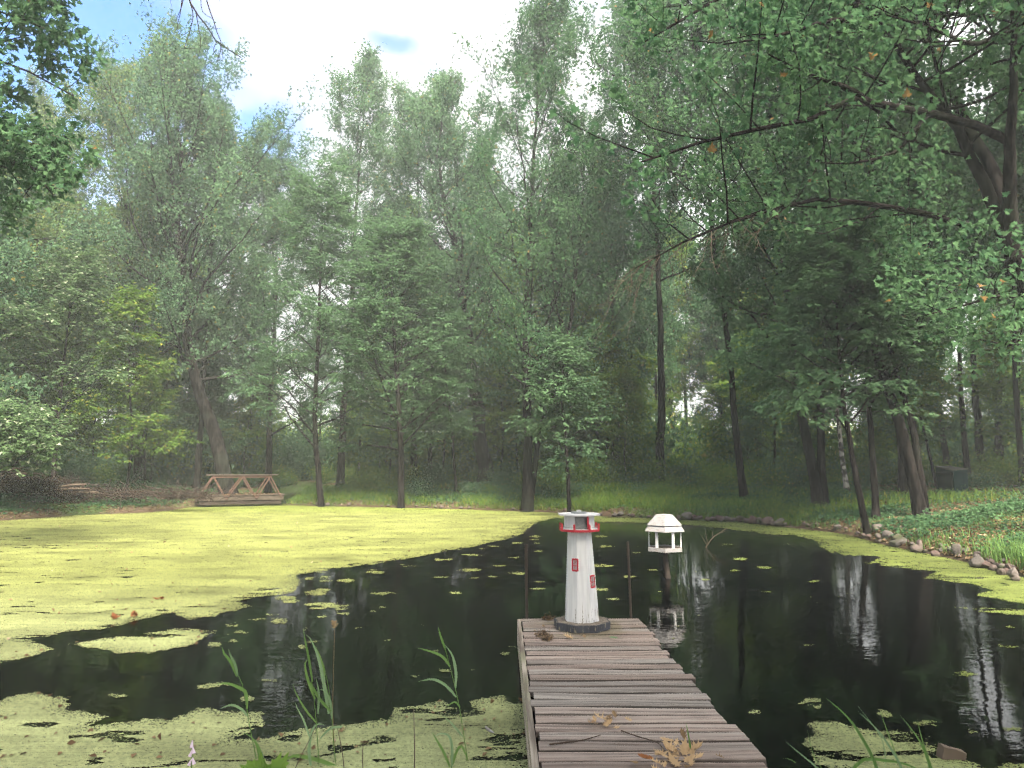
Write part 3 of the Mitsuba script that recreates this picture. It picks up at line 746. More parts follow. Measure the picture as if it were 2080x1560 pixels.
# the maple whose bough hangs in at the upper left
bough_tree = [np.array([-12.2, 11.8, 0.0]), np.array([-12.1, 11.8, 4.0]), np.array([-11.8, 12.0, 8.5]), np.array([-11.5, 12.3, 12.5])]
bough_tree[0][2] = sit(-12.2, 11.8) - 0.2
limbs = [([np.array([-12.0, 11.9, 6.2]), at(-260, 120, 12.2), at(-120, 100, 12.4), at(0, 120, 12.6), at(95, 165, 12.8), at(150, 195, 13.0)], 0.06),
         ([np.array([-11.8, 12.0, 7.4]), at(-160, 0, 12.2), at(-20, 20, 12.4), at(80, 50, 12.6), at(118, 70, 12.7)], 0.05),
         ([np.array([-12.0, 11.9, 5.6]), at(-200, 250, 12.2), at(-80, 250, 12.4), at(20, 290, 12.6), at(110, 400, 12.8)], 0.05),
         ([np.array([-12.0, 11.9, 5.0]), at(-200, 330, 12.2), at(-90, 320, 12.4), at(0, 330, 12.6), at(60, 400, 12.8)], 0.04),
         ([np.array([-11.8, 12.0, 8.2]), at(-160, -80, 12.2), at(-20, -80, 12.4), at(70, -50, 12.6)], 0.05)]
k = thing('sugar_maple', 'dark leafy maple bough hanging into the sky at upper left', 'tree')
w, (lv, lf, luv) = tree_parts([bough_tree], [0.22], 611, R=3.0, base=0.62, n1=12, n2=14, n3=8, leaves=15, size=0.125, lobed=True, limbs=limbs, twig=0.40)
part(k, 'trunk', w, 'bark', True)
part(k, 'crown', (lv, lf), 'leaf_deep', False, uv=luv)

# woods behind: two plain kinds of tree and two bushes, set over and over
PROTO = {}
for name, (H, r0, o) in {'pole': (21.0, 0.17, dict(R=4.2, base=0.30, n1=34, n2=8, n3=4, leaves=16, size=0.22, style='pole')),
                         'wide': (19.0, 0.20, dict(R=5.2, base=0.14, n1=38, n2=8, n3=4, leaves=17, size=0.22, style='maple')),
                         'thin': (11.0, 0.07, dict(R=3.2, base=0.16, n1=26, n2=8, n3=4, leaves=14, size=0.18, style='spray'))}.items():
    st = [np.array([0, 0, -0.3]), np.array([0.15, 0.1, H * 0.3]), np.array([-0.2, 0.2, H * 0.65]), np.array([0.2, -0.1, H])]
    w, (lv, lf, luv) = tree_parts([st], [r0], 900 + len(PROTO), **o)
    PROTO[name] = (mikit.ply(w, 'bark', smooth=True), lambda leaf, lv=lv, lf=lf, luv=luv: mikit.ply((lv, lf), leaf, uv=luv))
for name, leafs in (('pole', ('leaf_green', 'leaf_deep')), ('wide', ('leaf_green', 'leaf_bright')), ('thin', ('leaf_soft', 'leaf_bright'))):
    scene[f'group_{name}_wood'] = {'type': 'shapegroup', 'wood': PROTO[name][0]}
    for l in leafs:
        scene[f'group_{name}_{l}'] = {'type': 'shapegroup', 'leaves': PROTO[name][1](l)}


def instance(key, group, m):
    scene[key] = {'type': 'instance', 'shapegroup': {'type': 'ref', 'id': group}, 'to_world': m}


wr = rng_of(31)
wood_key = thing('woodland', 'dense wood of tall trees behind the far bank, with unseen trees behind the camera', 'woodland', kind='stuff')
count, placed = 0, []


def set_tree(x, y, kind, leaf, sc, sxy=1.0):
    global count
    z = sit(x, y)
    m = T().translate([x, y, z]).rotate([0, 0, 1], wr.uniform(0, 360)).scale([sc * sxy, sc * sxy, sc])
    for g in (f'group_{kind}_wood', f'group_{kind}_{leaf}'):
        count += 1
        instance(f'{wood_key}__{count:03d}', g, m)


tries = 0
while len(placed) < 100 and tries < 6000:
    tries += 1
    y = wr.uniform(16, 60)
    x = wr.uniform(-0.95, 1.05) * y + wr.normal() * 3
    d = float(shore_distance(np.array([x]), np.array([y]))[0])
    if d < 5 or (y < 40 and abs(x) < 0.74 * y) or (len(placed) and min((x - a) ** 2 + (y - b) ** 2 for a, b in placed) < 2.6 ** 2): continue
    if (y > 38 and 0.205 < x / y < 0.28) and (y < 56 or wr.random() < 0.6): continue            # a clearing lets the sky through behind the feeder
    if y > 26 and x / y > 0.36 and wr.random() < 0.83: continue
    placed.append((x, y))
    kind = wr.choice(['pole', 'wide', 'thin'], p=[0.52, 0.30, 0.18])
    if x / y > 0.36: kind = 'pole'
    leaf = {'pole': ('leaf_green', 'leaf_deep'), 'wide': ('leaf_green', 'leaf_bright'), 'thin': ('leaf_soft', 'leaf_bright')}[kind][int(wr.random() < 0.4)]
    sc = wr.uniform(0.8, 1.05) * (0.92 if x < -4 else 1.0)
    if -14 < x * 44 / y < -8: sc *= 0.72                                          # the dip in the tree line
    set_tree(x, y, kind, leaf, sc)
for x, y in ((5.0, -3.0), (1.0, -5.5), (-9, -4), (-3.5, -7), (5.5, -8), (-24, 6), (-29, 14), (-29, 22), (0, -13)):  # unseen trees outside the view, the nearest added to shade the dock
    set_tree(x, y, 'wide' if wr.random() < 0.6 else 'pole', 'leaf_green', wr.uniform(0.8, 1.0))
for _ in range(110):                                                               # saplings under the canopy
    y = wr.uniform(32, 62); x = wr.uniform(-0.75, 0.78) * y
    d = float(shore_distance(np.array([x]), np.array([y]))[0])
    if d < 2.5 or 0.17 < x / y < 0.28 or (x / y > 0.4 and wr.random() < 0.7): continue
    set_tree(x, y, 'thin', 'leaf_soft' if wr.random() < 0.5 else 'leaf_bright', wr.uniform(0.45, 0.9))

# ------------------------------------------------------------------ bushes, ground cover, grass, fallen leaves


def bush(seed, n, h, w, size):
    r = rng_of(seed)
    m = Mesh()
    stems = grow(np.zeros((16, 3)) + r.normal(size=(16, 3)) * [0.1 * w, 0.1 * w, 0], np.c_[r.normal(size=(16, 2)) * 0.55, np.ones(16)], h * r.uniform(0.6, 1.1, 16), 6, 0.05, 0.15, r)
    idx = r.integers(0, 16, n); s = r.random(n) ** 0.6
    p, t = along(stems, idx, s)
    p = p + r.normal(size=p.shape) * [0.20 * w, 0.20 * w, 0.12 * h] * (0.4 + 0.6 * s)[:, None]
    p[:, 2] = np.maximum(p[:, 2], 0.04)
    return leaf_mesh(p, r.normal(size=p.shape) + [0, 0, -0.1], np.array([0, 0, 1.0]) + r.normal(size=p.shape) * 0.5, size * r.uniform(0.6, 1.3, n), r)


for q, leaf in enumerate(('leaf_green', 'leaf_bright', 'leaf_soft')):
    v, f, uv = bush(40 + q, 1500, 1.5, 1.25, 0.105)
    scene[f'group_bush_{leaf}'] = {'type': 'shapegroup', 'leaves': mikit.ply((v, f), leaf, uv=uv)}
br = rng_of(61)
tk = thing('thicket', 'deep green thicket closing the view between the trunks', 'thicket', kind='stuff')
n = 300
while n < 440:                                                   # beyond the wood, in the open
    y = br.uniform(74, 104); x = br.uniform(-0.85, 0.85) * y
    n += 1
    sc = br.uniform(2.4, 4.2)
    instance(f'{tk}__{n:03d}', 'group_bush_' + ('leaf_green', 'leaf_bright')[int(br.random() < 0.75)],
             T().translate([x, y, sit(x, y) - 0.05]).rotate([0, 0, 1], br.uniform(0, 360)).scale([sc * 1.2, sc * 1.2, sc]))
n = 0
while n < 130:
    y = br.uniform(39, 66); x = br.uniform(-0.85, 0.85) * y
    d = float(shore_distance(np.array([x]), np.array([y]))[0])
    if d < 6: continue
    n += 1
    sc = br.uniform(1.5, 3.0) * (0.8 if x / y > 0.16 else 1.0)
    instance(f'{tk}__{n:03d}', 'group_bush_' + ('leaf_green', 'leaf_bright', 'leaf_soft')[br.choice(3, p=[0.3, 0.5, 0.2])],
             T().translate([x, y, sit(x, y) - 0.05]).rotate([0, 0, 1], br.uniform(0, 360)).scale([sc * 1.1, sc * 1.1, sc * br.uniform(0.9, 1.5)]))
bk = thing('undergrowth', 'dense bushes and weeds growing under the trees along the far bank', 'undergrowth', kind='stuff')
n = 0
for _ in range(12000):
    if n >= 480: break
    y = br.uniform(17, 58); x = br.uniform(-0.80, 0.80) * y
    d = float(shore_distance(np.array([x]), np.array([y]))[0])
    px = 1040 + FPX * x / y
    lo = np.interp(px, [0, 380, 420, 580, 640, 1100, 1500, 1700, 2080], [8, 6, 4, 1.6, 1.2, 2.2, 4.5, 11, 13])
    if d < lo or d > lo + 15: continue
    if px > 1800 and br.random() < 0.5: continue
    n += 1
    sc = br.uniform(0.45, 0.95) * min(1.0, 0.45 + (d - lo) / 5) * 1.15
    bright = (570 < px < 800 and d < 6)
    leaf = 'leaf_bright' if bright or br.random() < (0.6 if px > 1080 else 0.25) else ('leaf_green' if br.random() < 0.6 else 'leaf_soft')
    instance(f'{bk}__{n:03d}', f'group_bush_{leaf}', T().translate([x, y, sit(x, y) - 0.05]).rotate([0, 0, 1], br.uniform(0, 360)).scale([sc * 1.2, sc * 1.2, sc]))


def scatter(n, seed, dmin, dmax, ymin=5.0, ymax=40.0, dens=None):
    """n places on the banks, thicker towards the camera."""
    r = rng_of(seed)
    out = []
    while sum(map(len, out)) < n:
        y = 1 / r.uniform(1 / ymax, 1 / ymin, n * 3)
        x = r.uniform(-0.80, 0.80, n * 3) * y
        d = shore_distance(x, y)
        k = (d > dmin) & (d < dmax)
        if dens is not None: k &= r.random(len(x)) < dens(x, y, d)
        out.append(np.c_[x, y, d][k])
    o = np.vstack(out)[:n]
    return np.c_[o[:, :2], land(o[:, 0], o[:, 1], o[:, 2])], o[:, 2], r


def patch(x, y, s, seed):
    return meshkit.fbm(np.stack([x * s, y * s, 0 * x], -1), 3, seed)


px_of = lambda x, y: 1040 + FPX * x / y
litter_zone = lambda x, y: np.clip(step(1780, 1880, px_of(x, y)) * step(17, 21, y) * step(33, 28, y) + 0.5 * step(300, 200, px_of(x, y)), 0, 1)

p, d, r = scatter(80000, 71, 0.25, 13, 11, 40, lambda x, y, d: np.clip(step(0.36, 0.58, patch(x, y, 0.5, 3)) * (0.35 + 0.65 * step(0.4, 1.5, d)) * (1 - 0.85 * litter_zone(x, y)) * (1 - 0.72 * step(1600, 1780, px_of(x, y))), 0.03, 1))
h = 0.03 + 0.28 * patch(p[:, 0], p[:, 1], 0.9, 8) * r.random(len(p)) * (0.5 + step(0.5, 3, d))
v, f, uv = leaf_mesh(p + np.c_[0 * h, 0 * h, h], r.normal(size=p.shape) * [1, 1, 0.3], np.array([0, 0, 1.0]) + r.normal(size=p.shape) * 0.4, r.uniform(0.05, 0.135, len(p)), r, slim=0.8)
whole(thing('ground_cover', 'low green leafy plants spreading over the banks', 'ground cover', kind='stuff'), (v, f), 'leaf_deep', uv=uv)

p, d, r = scatter(70000, 72, 0.05, 14, 11, 40, lambda x, y, d: np.clip(0.15 + step(0.62, 0.40, patch(x, y, 0.5, 3)) + litter_zone(x, y) + 0.7 * step(1600, 1780, px_of(x, y)) + step(0.9, 0.2, d) * 0.6, 0, 1))
v, f, uv = leaf_mesh(p + [0, 0, 0.015], r.normal(size=p.shape) * [1, 1, 0.25], np.array([0, 0, 1.0]) + r.normal(size=p.shape) * 0.45, r.uniform(0.04, 0.10, len(p)), r, slim=0.7)
whole(thing('leaf_litter', 'brown fallen leaves scattered over the ground under the trees', 'leaf litter', kind='stuff'), (v, f), 'leaf_brown', uv=uv)


def blades(p, d, r, length, width, lean):
    m = len(p)
    a = r.uniform(0, 2 * np.pi, m)
    L = length * r.uniform(0.5, 1.2, m)
    out = np.stack([np.cos(a), np.sin(a), 0 * a], 1)
    side = np.stack([-np.sin(a), np.cos(a), 0 * a], 1) * (width * r.uniform(0.7, 1.2, m))[:, None]
    tip = p + out * (L * lean * r.uniform(0.2, 1.3, m))[:, None] + np.array([0, 0, 1.0]) * (L * 0.85)[:, None]
    mid = p + out * (L * lean * 0.22)[:, None] + np.array([0, 0, 1.0]) * (L * 0.55)[:, None]
    v = np.stack([p - side, p + side, mid + side * 0.8, mid - side * 0.8, tip], 1)
    k = np.arange(m)[:, None] * 5
    u = r.random(m)
    return v.reshape(-1, 3), np.vstack([k + [0, 1, 2], k + [0, 2, 3], k + [3, 2, 4]]), np.repeat(np.c_[u, u], 5, axis=0)


grass_zone = lambda x, y, d: (1 - 0.75 * step(1560, 1700, px_of(x, y))) * np.clip(step(0.42, 0.62, patch(x, y, 0.6, 17)) * (1 - 0.8 * litter_zone(x, y)) + 0.25 * step(1.2, 0.2, d), 0.02, 1)
p, d, r = scatter(26000, 73, 0.05, 9, 11, 38, grass_zone)
v, f, uv = blades(p - [0, 0, 0.02], d, r, 0.17, 0.005, 0.8)
gm = Mesh().add(v, f, uv)
# the tall tufts on the right bank
tr = rng_of(74)
for (px, py, z, nb, L) in ((2050, 1135, 0.35, 800, 0.75), (2080, 1150, 0.3, 700, 0.7), (2010, 1110, 0.4, 500, 0.5), (1850, 1078, 0.5, 250, 0.3), (1880, 1070, 0.55, 200, 0.3), (1640, 1050, 0.4, 300, 0.3), (1420, 1035, 0.4, 700, 0.45),
                           (1460, 1032, 0.45, 700, 0.45), (1560, 1045, 0.4, 500, 0.4), (620, 1005, 0.4, 900, 0.8), (700, 1002, 0.4, 900, 0.7), (760, 1000, 0.45, 700, 0.7), (1900, 1085, 0.5, 200, 0.25), (2080, 1120, 0.45, 300, 0.5)):
    c = ground(px, py, z)
    q = np.c_[c[0] + tr.normal(size=nb) * 0.045 * c[1] * 0.55, c[1] + tr.normal(size=nb) * 0.5, np.zeros(nb)]
    dd = shore_distance(q[:, 0], q[:, 1]); q = q[dd > 0.05]; q[:, 2] = land(q[:, 0], q[:, 1]) - 0.02
    gm.add(*blades(q, None, tr, L, 0.008, 0.8))
v, f, uv = gm.arrays()
fm = Mesh()
p, d, r = scatter(14000, 75, 0.05, 2.2, 22, 38, lambda x, y, d: (px_of(x, y) > 540) * np.clip(step(0.38, 0.58, patch(x, y, 0.7, 27)), 0.10, 1))
fm.add(*blades(p - [0, 0, 0.02], d, r, 0.30, 0.011, 0.9))
p, d, r = scatter(20000, 76, 1.0, 7.0, 22, 40, lambda x, y, d: np.clip(1.0 * ((px_of(x, y) > 1180) & (px_of(x, y) < 1580)) + 0.9 * ((px_of(x, y) > 560) & (px_of(x, y) < 830)) + 0.12 * (px_of(x, y) > 540), 0, 1))
fm.add(*blades(p - [0, 0, 0.02], d, r, 0.42, 0.014, 0.7))
v, f, uv = fm.arrays()
whole(thing('bank_weeds', 'light green strip of tall grass and weeds along the far bank', 'weeds', kind='stuff'), (v, f), 'leaf_bright', uv=uv)
v, f, uv = gm.arrays()
whole(thing('grass', 'thin green grass and tall tufts along the banks', 'grass', kind='stuff'), (v, f), 'blade_green', uv=uv)

# ------------------------------------------------------------------ the dock
ZD = 0.30
YAW = math.radians(-0.85)                                        # the dock's axis runs very slightly left
DX0, DX1, DY1 = 0.215, 1.435, 7.78


def dock_pt(x, y, z):
    return np.stack([np.asarray(x) - math.sin(-YAW) * np.asarray(y) * 1.0, np.asarray(y) + 0 * np.asarray(x), np.asarray(z) + 0 * np.asarray(x)], -1)


dock = thing('dock', 'weathered wooden plank dock running out over the pond', 'dock')
pr = rng_of(81)
y = DY1
q = 0
while y > 1.2:
    w = 0.127 + pr.normal() * 0.003
    gap = 0.017 + abs(pr.normal()) * 0.005
    t = 0.036
    x0, x1 = DX0 + pr.normal() * 0.008, DX1 + pr.normal() * 0.016
    tilt, lift = pr.normal() * 0.0035, pr.normal() * 0.0022
    skew = pr.normal() * 0.004
    if q in (4, 12): x1 += 0.035; skew += 0.018
    if q == 24: skew -= 0.02; tilt += 0.008
    nx = 12
    xs = np.linspace(x0, x1, nx)
    bow = 0.0035 * np.sin(np.linspace(0, 3 + pr.random() * 5, nx) + pr.random() * 6)
    edge = pr.normal(size=(2, nx)) * 0.0016
    c = 0.008
    prof = [(-w / 2, -t), (-w / 2, -c), (-w / 2 + c, 0), (-w / 4, -0.0012), (0, -0.0026), (w / 4, -0.0012), (w / 2 - c, 0), (w / 2, -c), (w / 2, -t)]
    rows = []
    for k in range(nx):
        cy = y - w / 2 + skew * (k / (nx - 1) - 0.5) * 2
        rows.append([dock_pt(xs[k], cy + py_ + (edge[0, k] if py_ < 0 else edge[1, k]), ZD + pz_ + lift + bow[k] + tilt * (k / (nx - 1) - 0.5) * 2) for py_, pz_ in prof])
    v = np.array(rows).reshape(-1, 3); m_ = len(prof)
    f = []
    for a in range(nx - 1):
        for b in range(m_):
            b1 = (b + 1) % m_
            f += [[a * m_ + b, (a + 1) * m_ + b, (a + 1) * m_ + b1], [a * m_ + b, (a + 1) * m_ + b1, a * m_ + b1]]
    for b in range(1, m_ - 1):
        f += [[0, b, b + 1], [(nx - 1) * m_, (nx - 1) * m_ + b + 1, (nx - 1) * m_ + b]]
    u = pr.random()
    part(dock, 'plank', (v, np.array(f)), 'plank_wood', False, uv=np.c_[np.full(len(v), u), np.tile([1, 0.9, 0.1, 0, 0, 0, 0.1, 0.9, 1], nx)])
    y -= w + gap
    q += 1
for name, x, z0, z1 in (('side_board', DX0 - 0.028, 0.07, ZD - 0.005), ('side_board', DX1 - 0.055, 0.07, ZD - 0.040)):
    a, b = dock_pt(x, 1.2, (z0 + z1) / 2), dock_pt(x, DY1 - 0.015, (z0 + z1) / 2)
    v, f = beam(a, b, 0.038, z1 - z0)
    part(dock, name, (v, f), 'side_wood')
part(dock, 'joist', beam(dock_pt((DX0 + DX1) / 2, 1.2, 0.16), dock_pt((DX0 + DX1) / 2, DY1 - 0.1, 0.16), 0.04, 0.18), 'side_wood')
part(dock, 'end_board', beam(dock_pt(DX0 + 0.03, DY1 - 0.04, 0.155), dock_pt(DX1 - 0.09, DY1 - 0.04, 0.155), 0.036, 0.19), 'side_wood')
for (px, py, pxb, rr_) in ((1068.5, 1106, 1070, 0.017), (1275, 1100, 1281.5, 0.015)):
    a, b = at(px, py, DY1 + 0.03), at(pxb, 1250, DY1 + 0.03)
    b = b + (b - a) * 0.45
    v, f = tubes(np.array([b, (a + b) / 2, a]), np.full(3, rr_), 12, cap=True)
    part(dock, 'pole', (v, f), 'rust_pipe', 40)
for yy in (2.2, 4.6, 7.3):
    for x in (DX0 + 0.05, DX1 - 0.12):
        b = dock_pt(x, yy, 0.0)
        v, f = tubes(np.array([b + [0, 0, -0.9], b + [0, 0, 0.25]]), np.full(2, 0.045), 10, cap=True)
        part(dock, 'post', (v, f), 'side_wood', 40)

# ------------------------------------------------------------------ the toy lighthouse
LH = np.array([0.0, 0.0, 0.0])
LY = 7.36
LH[:] = at(1182, 1250, LY); LH[2] = ZD + 0.004
light = thing('toy_lighthouse', 'white wooden garden lighthouse with red trim standing at the end of the dock', 'lighthouse')
LEAN = math.radians(-1.1)
TURN = math.radians(22.5 + 3)


def lh(v, lean=True):
    v = np.asarray(v, float).copy()
    if lean:
        x, z = v[:, 0].copy(), v[:, 2].copy()
        v[:, 0] = x * math.cos(LEAN) + (z - 0.07) * math.sin(LEAN)
    return v + LH


def octo(r_across, turn=TURN):
    return ngon(8, r_across / 2 / math.cos(math.pi / 8), turn)


zt = lambda py: at(1180, py, LY)[2] - LH[2]                      # a height read off the photograph
z_g, z_r = zt(1078), zt(1046)
v, f = prism(octo(0.53), 0, 0.066)
part(light, 'base', (lh(v, False), f), 'dark_paint')
v, f = prism(octo(0.50), 0.066, 0.0695)
part(light, 'base_top', (lh(v, False), f), 'seed_tray')
v, f = prism(octo(0.325), 0.07, z_g, 0.226 / 0.325)
v, f = subdivided(v, f, 3)
part(light, 'tower', (lh(v), f), 'white_paint')
v, f = prism(octo(0.385), z_g, z_g + 0.022)
part(light, 'gallery', (lh(v), f), 'red_paint')
v, f = prism(octo(0.370), z_g + 0.022, z_g + 0.025)
part(light, 'gallery_floor', (lh(v), f), 'white_paint')
zr0, zr1 = z_g + 0.025, z_r
o = octo(0.292)
for q in range(8):
    a, b = o[q], o[(q + 1) % 8]
    mid = (a + b) / 2
    if abs(math.atan2(mid[0], -mid[1])) < 0.5:                   # the side towards the camera is a wire screen
        m_ = Mesh()
        for s in np.linspace(0.04, 0.96, 11):
            c = a * (1 - s) + b * s
            m_.add(*beam([c[0], c[1], zr0], [c[0], c[1], zr1], 0.0018, 0.0018, (1, 0.3, 0)))
        for s in np.linspace(0.05, 0.95, 12):
            z = zr0 * (1 - s) + zr1 * s
            m_.add(*beam([a[0], a[1], z], [b[0], b[1], z], 0.0018, 0.0018))
        t_ = m_.tri(); part(light, 'screen', (lh(t_.vertices), t_.faces), 'wire')
    else:
        pa, pb = a * 0.97, b * 0.97
        v = np.array([[*a, zr0], [*b, zr0], [*b, zr1], [*a, zr1], [*pa, zr0], [*pb, zr0], [*pb, zr1], [*pa, zr1]])
        f = np.array([[0, 1, 2], [0, 2, 3], [4, 6, 5], [4, 7, 6], [0, 4, 5], [0, 5, 1], [3, 2, 6], [3, 6, 7], [0, 3, 7], [0, 7, 4], [1, 5, 6], [1, 6, 2]])
        part(light, 'lantern_panel', (lh(v), f), 'white_paint')
v, f = prism(octo(0.20), zr0, zr1)
part(light, 'lantern_core', (lh(v), f), 'pane_dark')
# the one red corner post, the gallery posts and their line
og = octo(0.372)
c = min(o, key=lambda c: abs(math.atan2(c[0], -c[1]) - 0.45)) * 1.07
v, f = beam([c[0], c[1], zr0 - 0.024], [c[0], c[1], zr1], 0.028, 0.018, (1, 0, 0))
part(light, 'corner_post', (lh(v), f), 'red_paint')
tops = []
for q in range(8):
    c = og[q] * 0.985
    v, f = beam([c[0], c[1], z_g + 0.003], [c[0], c[1], z_g + 0.076], 0.019, 0.019, (1, 0, 0))
    part(light, 'gallery_post', (lh(v), f), 'red_paint')
    tops.append([c[0], c[1], z_g + 0.055])
tops = np.array(tops)
line = []
for q in range(8):
    a, b = tops[q], tops[(q + 1) % 8]
    s = np.linspace(0, 1, 7)[:, None]
    line.append(a * (1 - s) + b * s - np.array([0, 0, 0.012]) * (4 * s * (1 - s)))
v, f = tubes(np.array(line), np.full((8, 7), 0.0022), 5)
part(light, 'railing_line', (lh(v), f), 'wire', True)
v, f = prism(octo(0.405), zr1, zr1 + 0.016)
part(light, 'roof', (lh(v), f), 'white_paint')
m_ = trimesh.creation.cylinder(radius=0.079, height=0.016, sections=36); m_.apply_translation([0, 0, zr1 + 0.0245])
part(light, 'solar_lamp', (lh(m_.vertices), m_.faces), 'grey_plastic', 40)
m_ = trimesh.creation.box(extents=(0.046, 0.05, 0.016)); m_.apply_translation([0.0, 0, zr1 + 0.041])
part(light, 'solar_cell', (lh(m_.vertices), m_.faces), 'pane_dark')
# two little windows with red frames
ta = 0.163; tb = 0.113


def tower_window(face_az, z, w, h, shift):
    """On the tower side that faces face_az (0 = towards the camera, positive to the right)."""
    side = min(((q + 0.5) * math.pi / 4 + TURN for q in range(8)), key=lambda t: abs((t - (face_az - math.pi / 2) + math.pi) % (2 * math.pi) - math.pi))
    n = np.array([math.cos(side), math.sin(side), 0]); s = np.array([-math.sin(side), math.cos(side), 0])
    slope = (ta - tb) / (z_g - 0.07)
    rad = lambda zz: ta - (zz - 0.07) * slope
    u = unit(np.array([0, 0, 1.0]) - n * slope)
    c0 = n * (rad(z) + 0.001) + s * shift + np.array([0, 0, z])
    fr, pane, bars = Mesh(), Mesh(), Mesh()
    t = 0.0115
    for (cx, cz, bw, bh) in ((-w / 2, 0, t, h + t), (w / 2, 0, t, h + t), (0, -h / 2, w - t, t * 1.3), (0, h / 2, w - t, t * 1.3)):
        fr.box([0, 0, 0], [bw, 0.008, bh]); v_ = fr.v[-1]
        fr.v[-1] = c0 + (v_[:, :1] + cx) * s + (v_[:, 2:] + cz) * u + v_[:, 1:2] * n
    pane.box([0, 0, 0], [w - t, 0.002, h - t]); v_ = pane.v[-1]
    pane.v[-1] = c0 + v_[:, :1] * s + v_[:, 2:] * u + v_[:, 1:2] * n
    for (cx, cz, bw, bh) in ((0, 0, 0.005, h - t), (0, -0.004, w - t, 0.006)):
        bars.box([0, 0, 0], [bw, 0.006 + 0.0006 * (bw > 0.01), bh]); v_ = bars.v[-1]
        bars.v[-1] = c0 + (v_[:, :1] + cx) * s + (v_[:, 2:] + cz) * u + v_[:, 1:2] * n
    k = part(light, 'window', (lh(fr.tri().vertices), fr.tri().faces), 'red_paint')
    part(k, 'pane', (lh(pane.tri().vertices), pane.tri().faces), 'flaking_paint')
    part(k, 'glazing_bar', (lh(bars.tri().vertices), bars.tri().faces), 'red_paint')


tower_window(-0.75, zt(1144), 0.062, 0.108, 0.035)
tower_window(0.72, zt(1178), 0.062, 0.108, 0.004)

# ------------------------------------------------------------------ the bird feeder on its post in the water
FY = 12.45
FC = at(1352, 1168, FY); FC[2] = 0
fz = lambda py: at(1352, py, FY)[2]
feeder = thing('bird_feeder', 'white hexagonal roofed bird feeder on a pipe standing in the pond', 'bird feeder')
px_m = FY * 1.006 / FPX
hexa = lambda half: ngon(6, half / math.cos(math.pi / 6), -math.pi / 2 - 0.20)


def put(v):
    return np.asarray(v) + FC


z_tray, z_eave, z_mid, z_top = fz(1114), fz(1077.5), fz(1066), fz(1046)


def frustum(h0, h1, z0, z1):
    a, b = hexa(h0), hexa(h1)
    v = np.vstack([np.c_[a, np.full(6, z0)], np.c_[b, np.full(6, z1)]])
    k = np.arange(6); k1 = (k + 1) % 6
    f = np.vstack([np.stack([k, k1, k1 + 6], 1), np.stack([k, k1 + 6, k + 6], 1)])
    c = np.arange(1, 5)
    return v, np.vstack([f, np.stack([0 * c, c + 1, c], 1), np.stack([0 * c + 6, c + 6, c + 7], 1)])


def roof_boards(h0, h1, z0, z1, name):
    """Six separate boards with joints between them."""
    a, b = hexa(h0), hexa(h1)
    for k in range(6):
        k1 = (k + 1) % 6
        g = 0.008
        q = [np.r_[a[k] * (1 - g) + a[k1] * g, z0], np.r_[a[k1] * (1 - g) + a[k] * g, z0], np.r_[b[k1] * (1 - g) + b[k] * g, z1], np.r_[b[k] * (1 - g) + b[k1] * g, z1]]
        n = unit(np.cross(q[1] - q[0], q[3] - q[0]))
        v = np.array(q + [x - n * 0.015 for x in q])
        f = np.array([[0, 1, 2], [0, 2, 3], [4, 6, 5], [4, 7, 6], [0, 4, 5], [0, 5, 1], [1, 5, 6], [1, 6, 2], [2, 6, 7], [2, 7, 3], [3, 7, 4], [3, 4, 0]])
        part(feeder, name, (put(v), f), 'flaking_paint')


w_e, w_m, w_t = 76 * px_m / 2, 60 * px_m / 2, 33 * px_m / 2
roof = part(feeder, 'roof_core', (put(frustum(w_e * 0.93, w_t * 0.9, z_eave + 0.012, z_top - 0.02)[0]), frustum(w_e * 0.93, w_t * 0.9, z_eave + 0.012, z_top - 0.02)[1]), 'seed_tray')
roof_boards(w_e, w_m * 1.00, z_eave, z_mid, 'roof_panel')
roof_boards(w_m * 1.10, w_t, z_mid + 0.004, z_top, 'roof_panel')
v, f = prism(hexa(w_t), z_top - 0.004, z_top + 0.008)
part(feeder, 'roof_cap', (put(v), f), 'flaking_paint')
ht = 65 * px_m / 2
v, f = prism(hexa(ht - 0.02), z_tray - 0.03, z_tray + 0.012)
part(feeder, 'tray', (put(v), f), 'seed_tray')
oh, ih = hexa(ht), hexa(ht - 0.022)
for k in range(6):
    k1 = (k + 1) % 6
    z0, z1 = z_tray - 0.034, z_tray + 0.03
    q = [oh[k], oh[k1], ih[k1], ih[k]]
    v = np.array([np.r_[c, z] for z in (z0, z1) for c in q])
    f = np.array([[0, 2, 1], [0, 3, 2], [4, 5, 6], [4, 6, 7], [0, 1, 5], [0, 5, 4], [1, 2, 6], [1, 6, 5], [2, 3, 7], [2, 7, 6], [3, 0, 4], [3, 4, 7]])
    part(feeder, 'tray_rim', (put(v), f), 'flaking_paint')
    m_ = (oh[k] + oh[k1]) / 2 * 0.955
    s = unit(oh[k1] - oh[k])
    v, f = beam([m_[0], m_[1], z_tray + 0.012], [m_[0], m_[1], z_eave + 0.03], 0.042, 0.022, (-s[1], s[0], 0))
    part(feeder, 'upright', (put(v), f), 'white_paint')
v, f = tubes(np.array([[0.07, 0, -0.7], [0.035, 0, 0.0], [0.012, 0, 0.25], [0.0, 0, z_tray - 0.03]]), np.array([0.052, 0.05, 0.046, 0.044]), 14)
part(feeder, 'post', (put(v), f), 'rust_pipe', True)
v, f = prism(hexa(0.09), z_tray - 0.075, z_tray - 0.036)
part(feeder, 'bracket', (put(v), f), 'dark_paint')

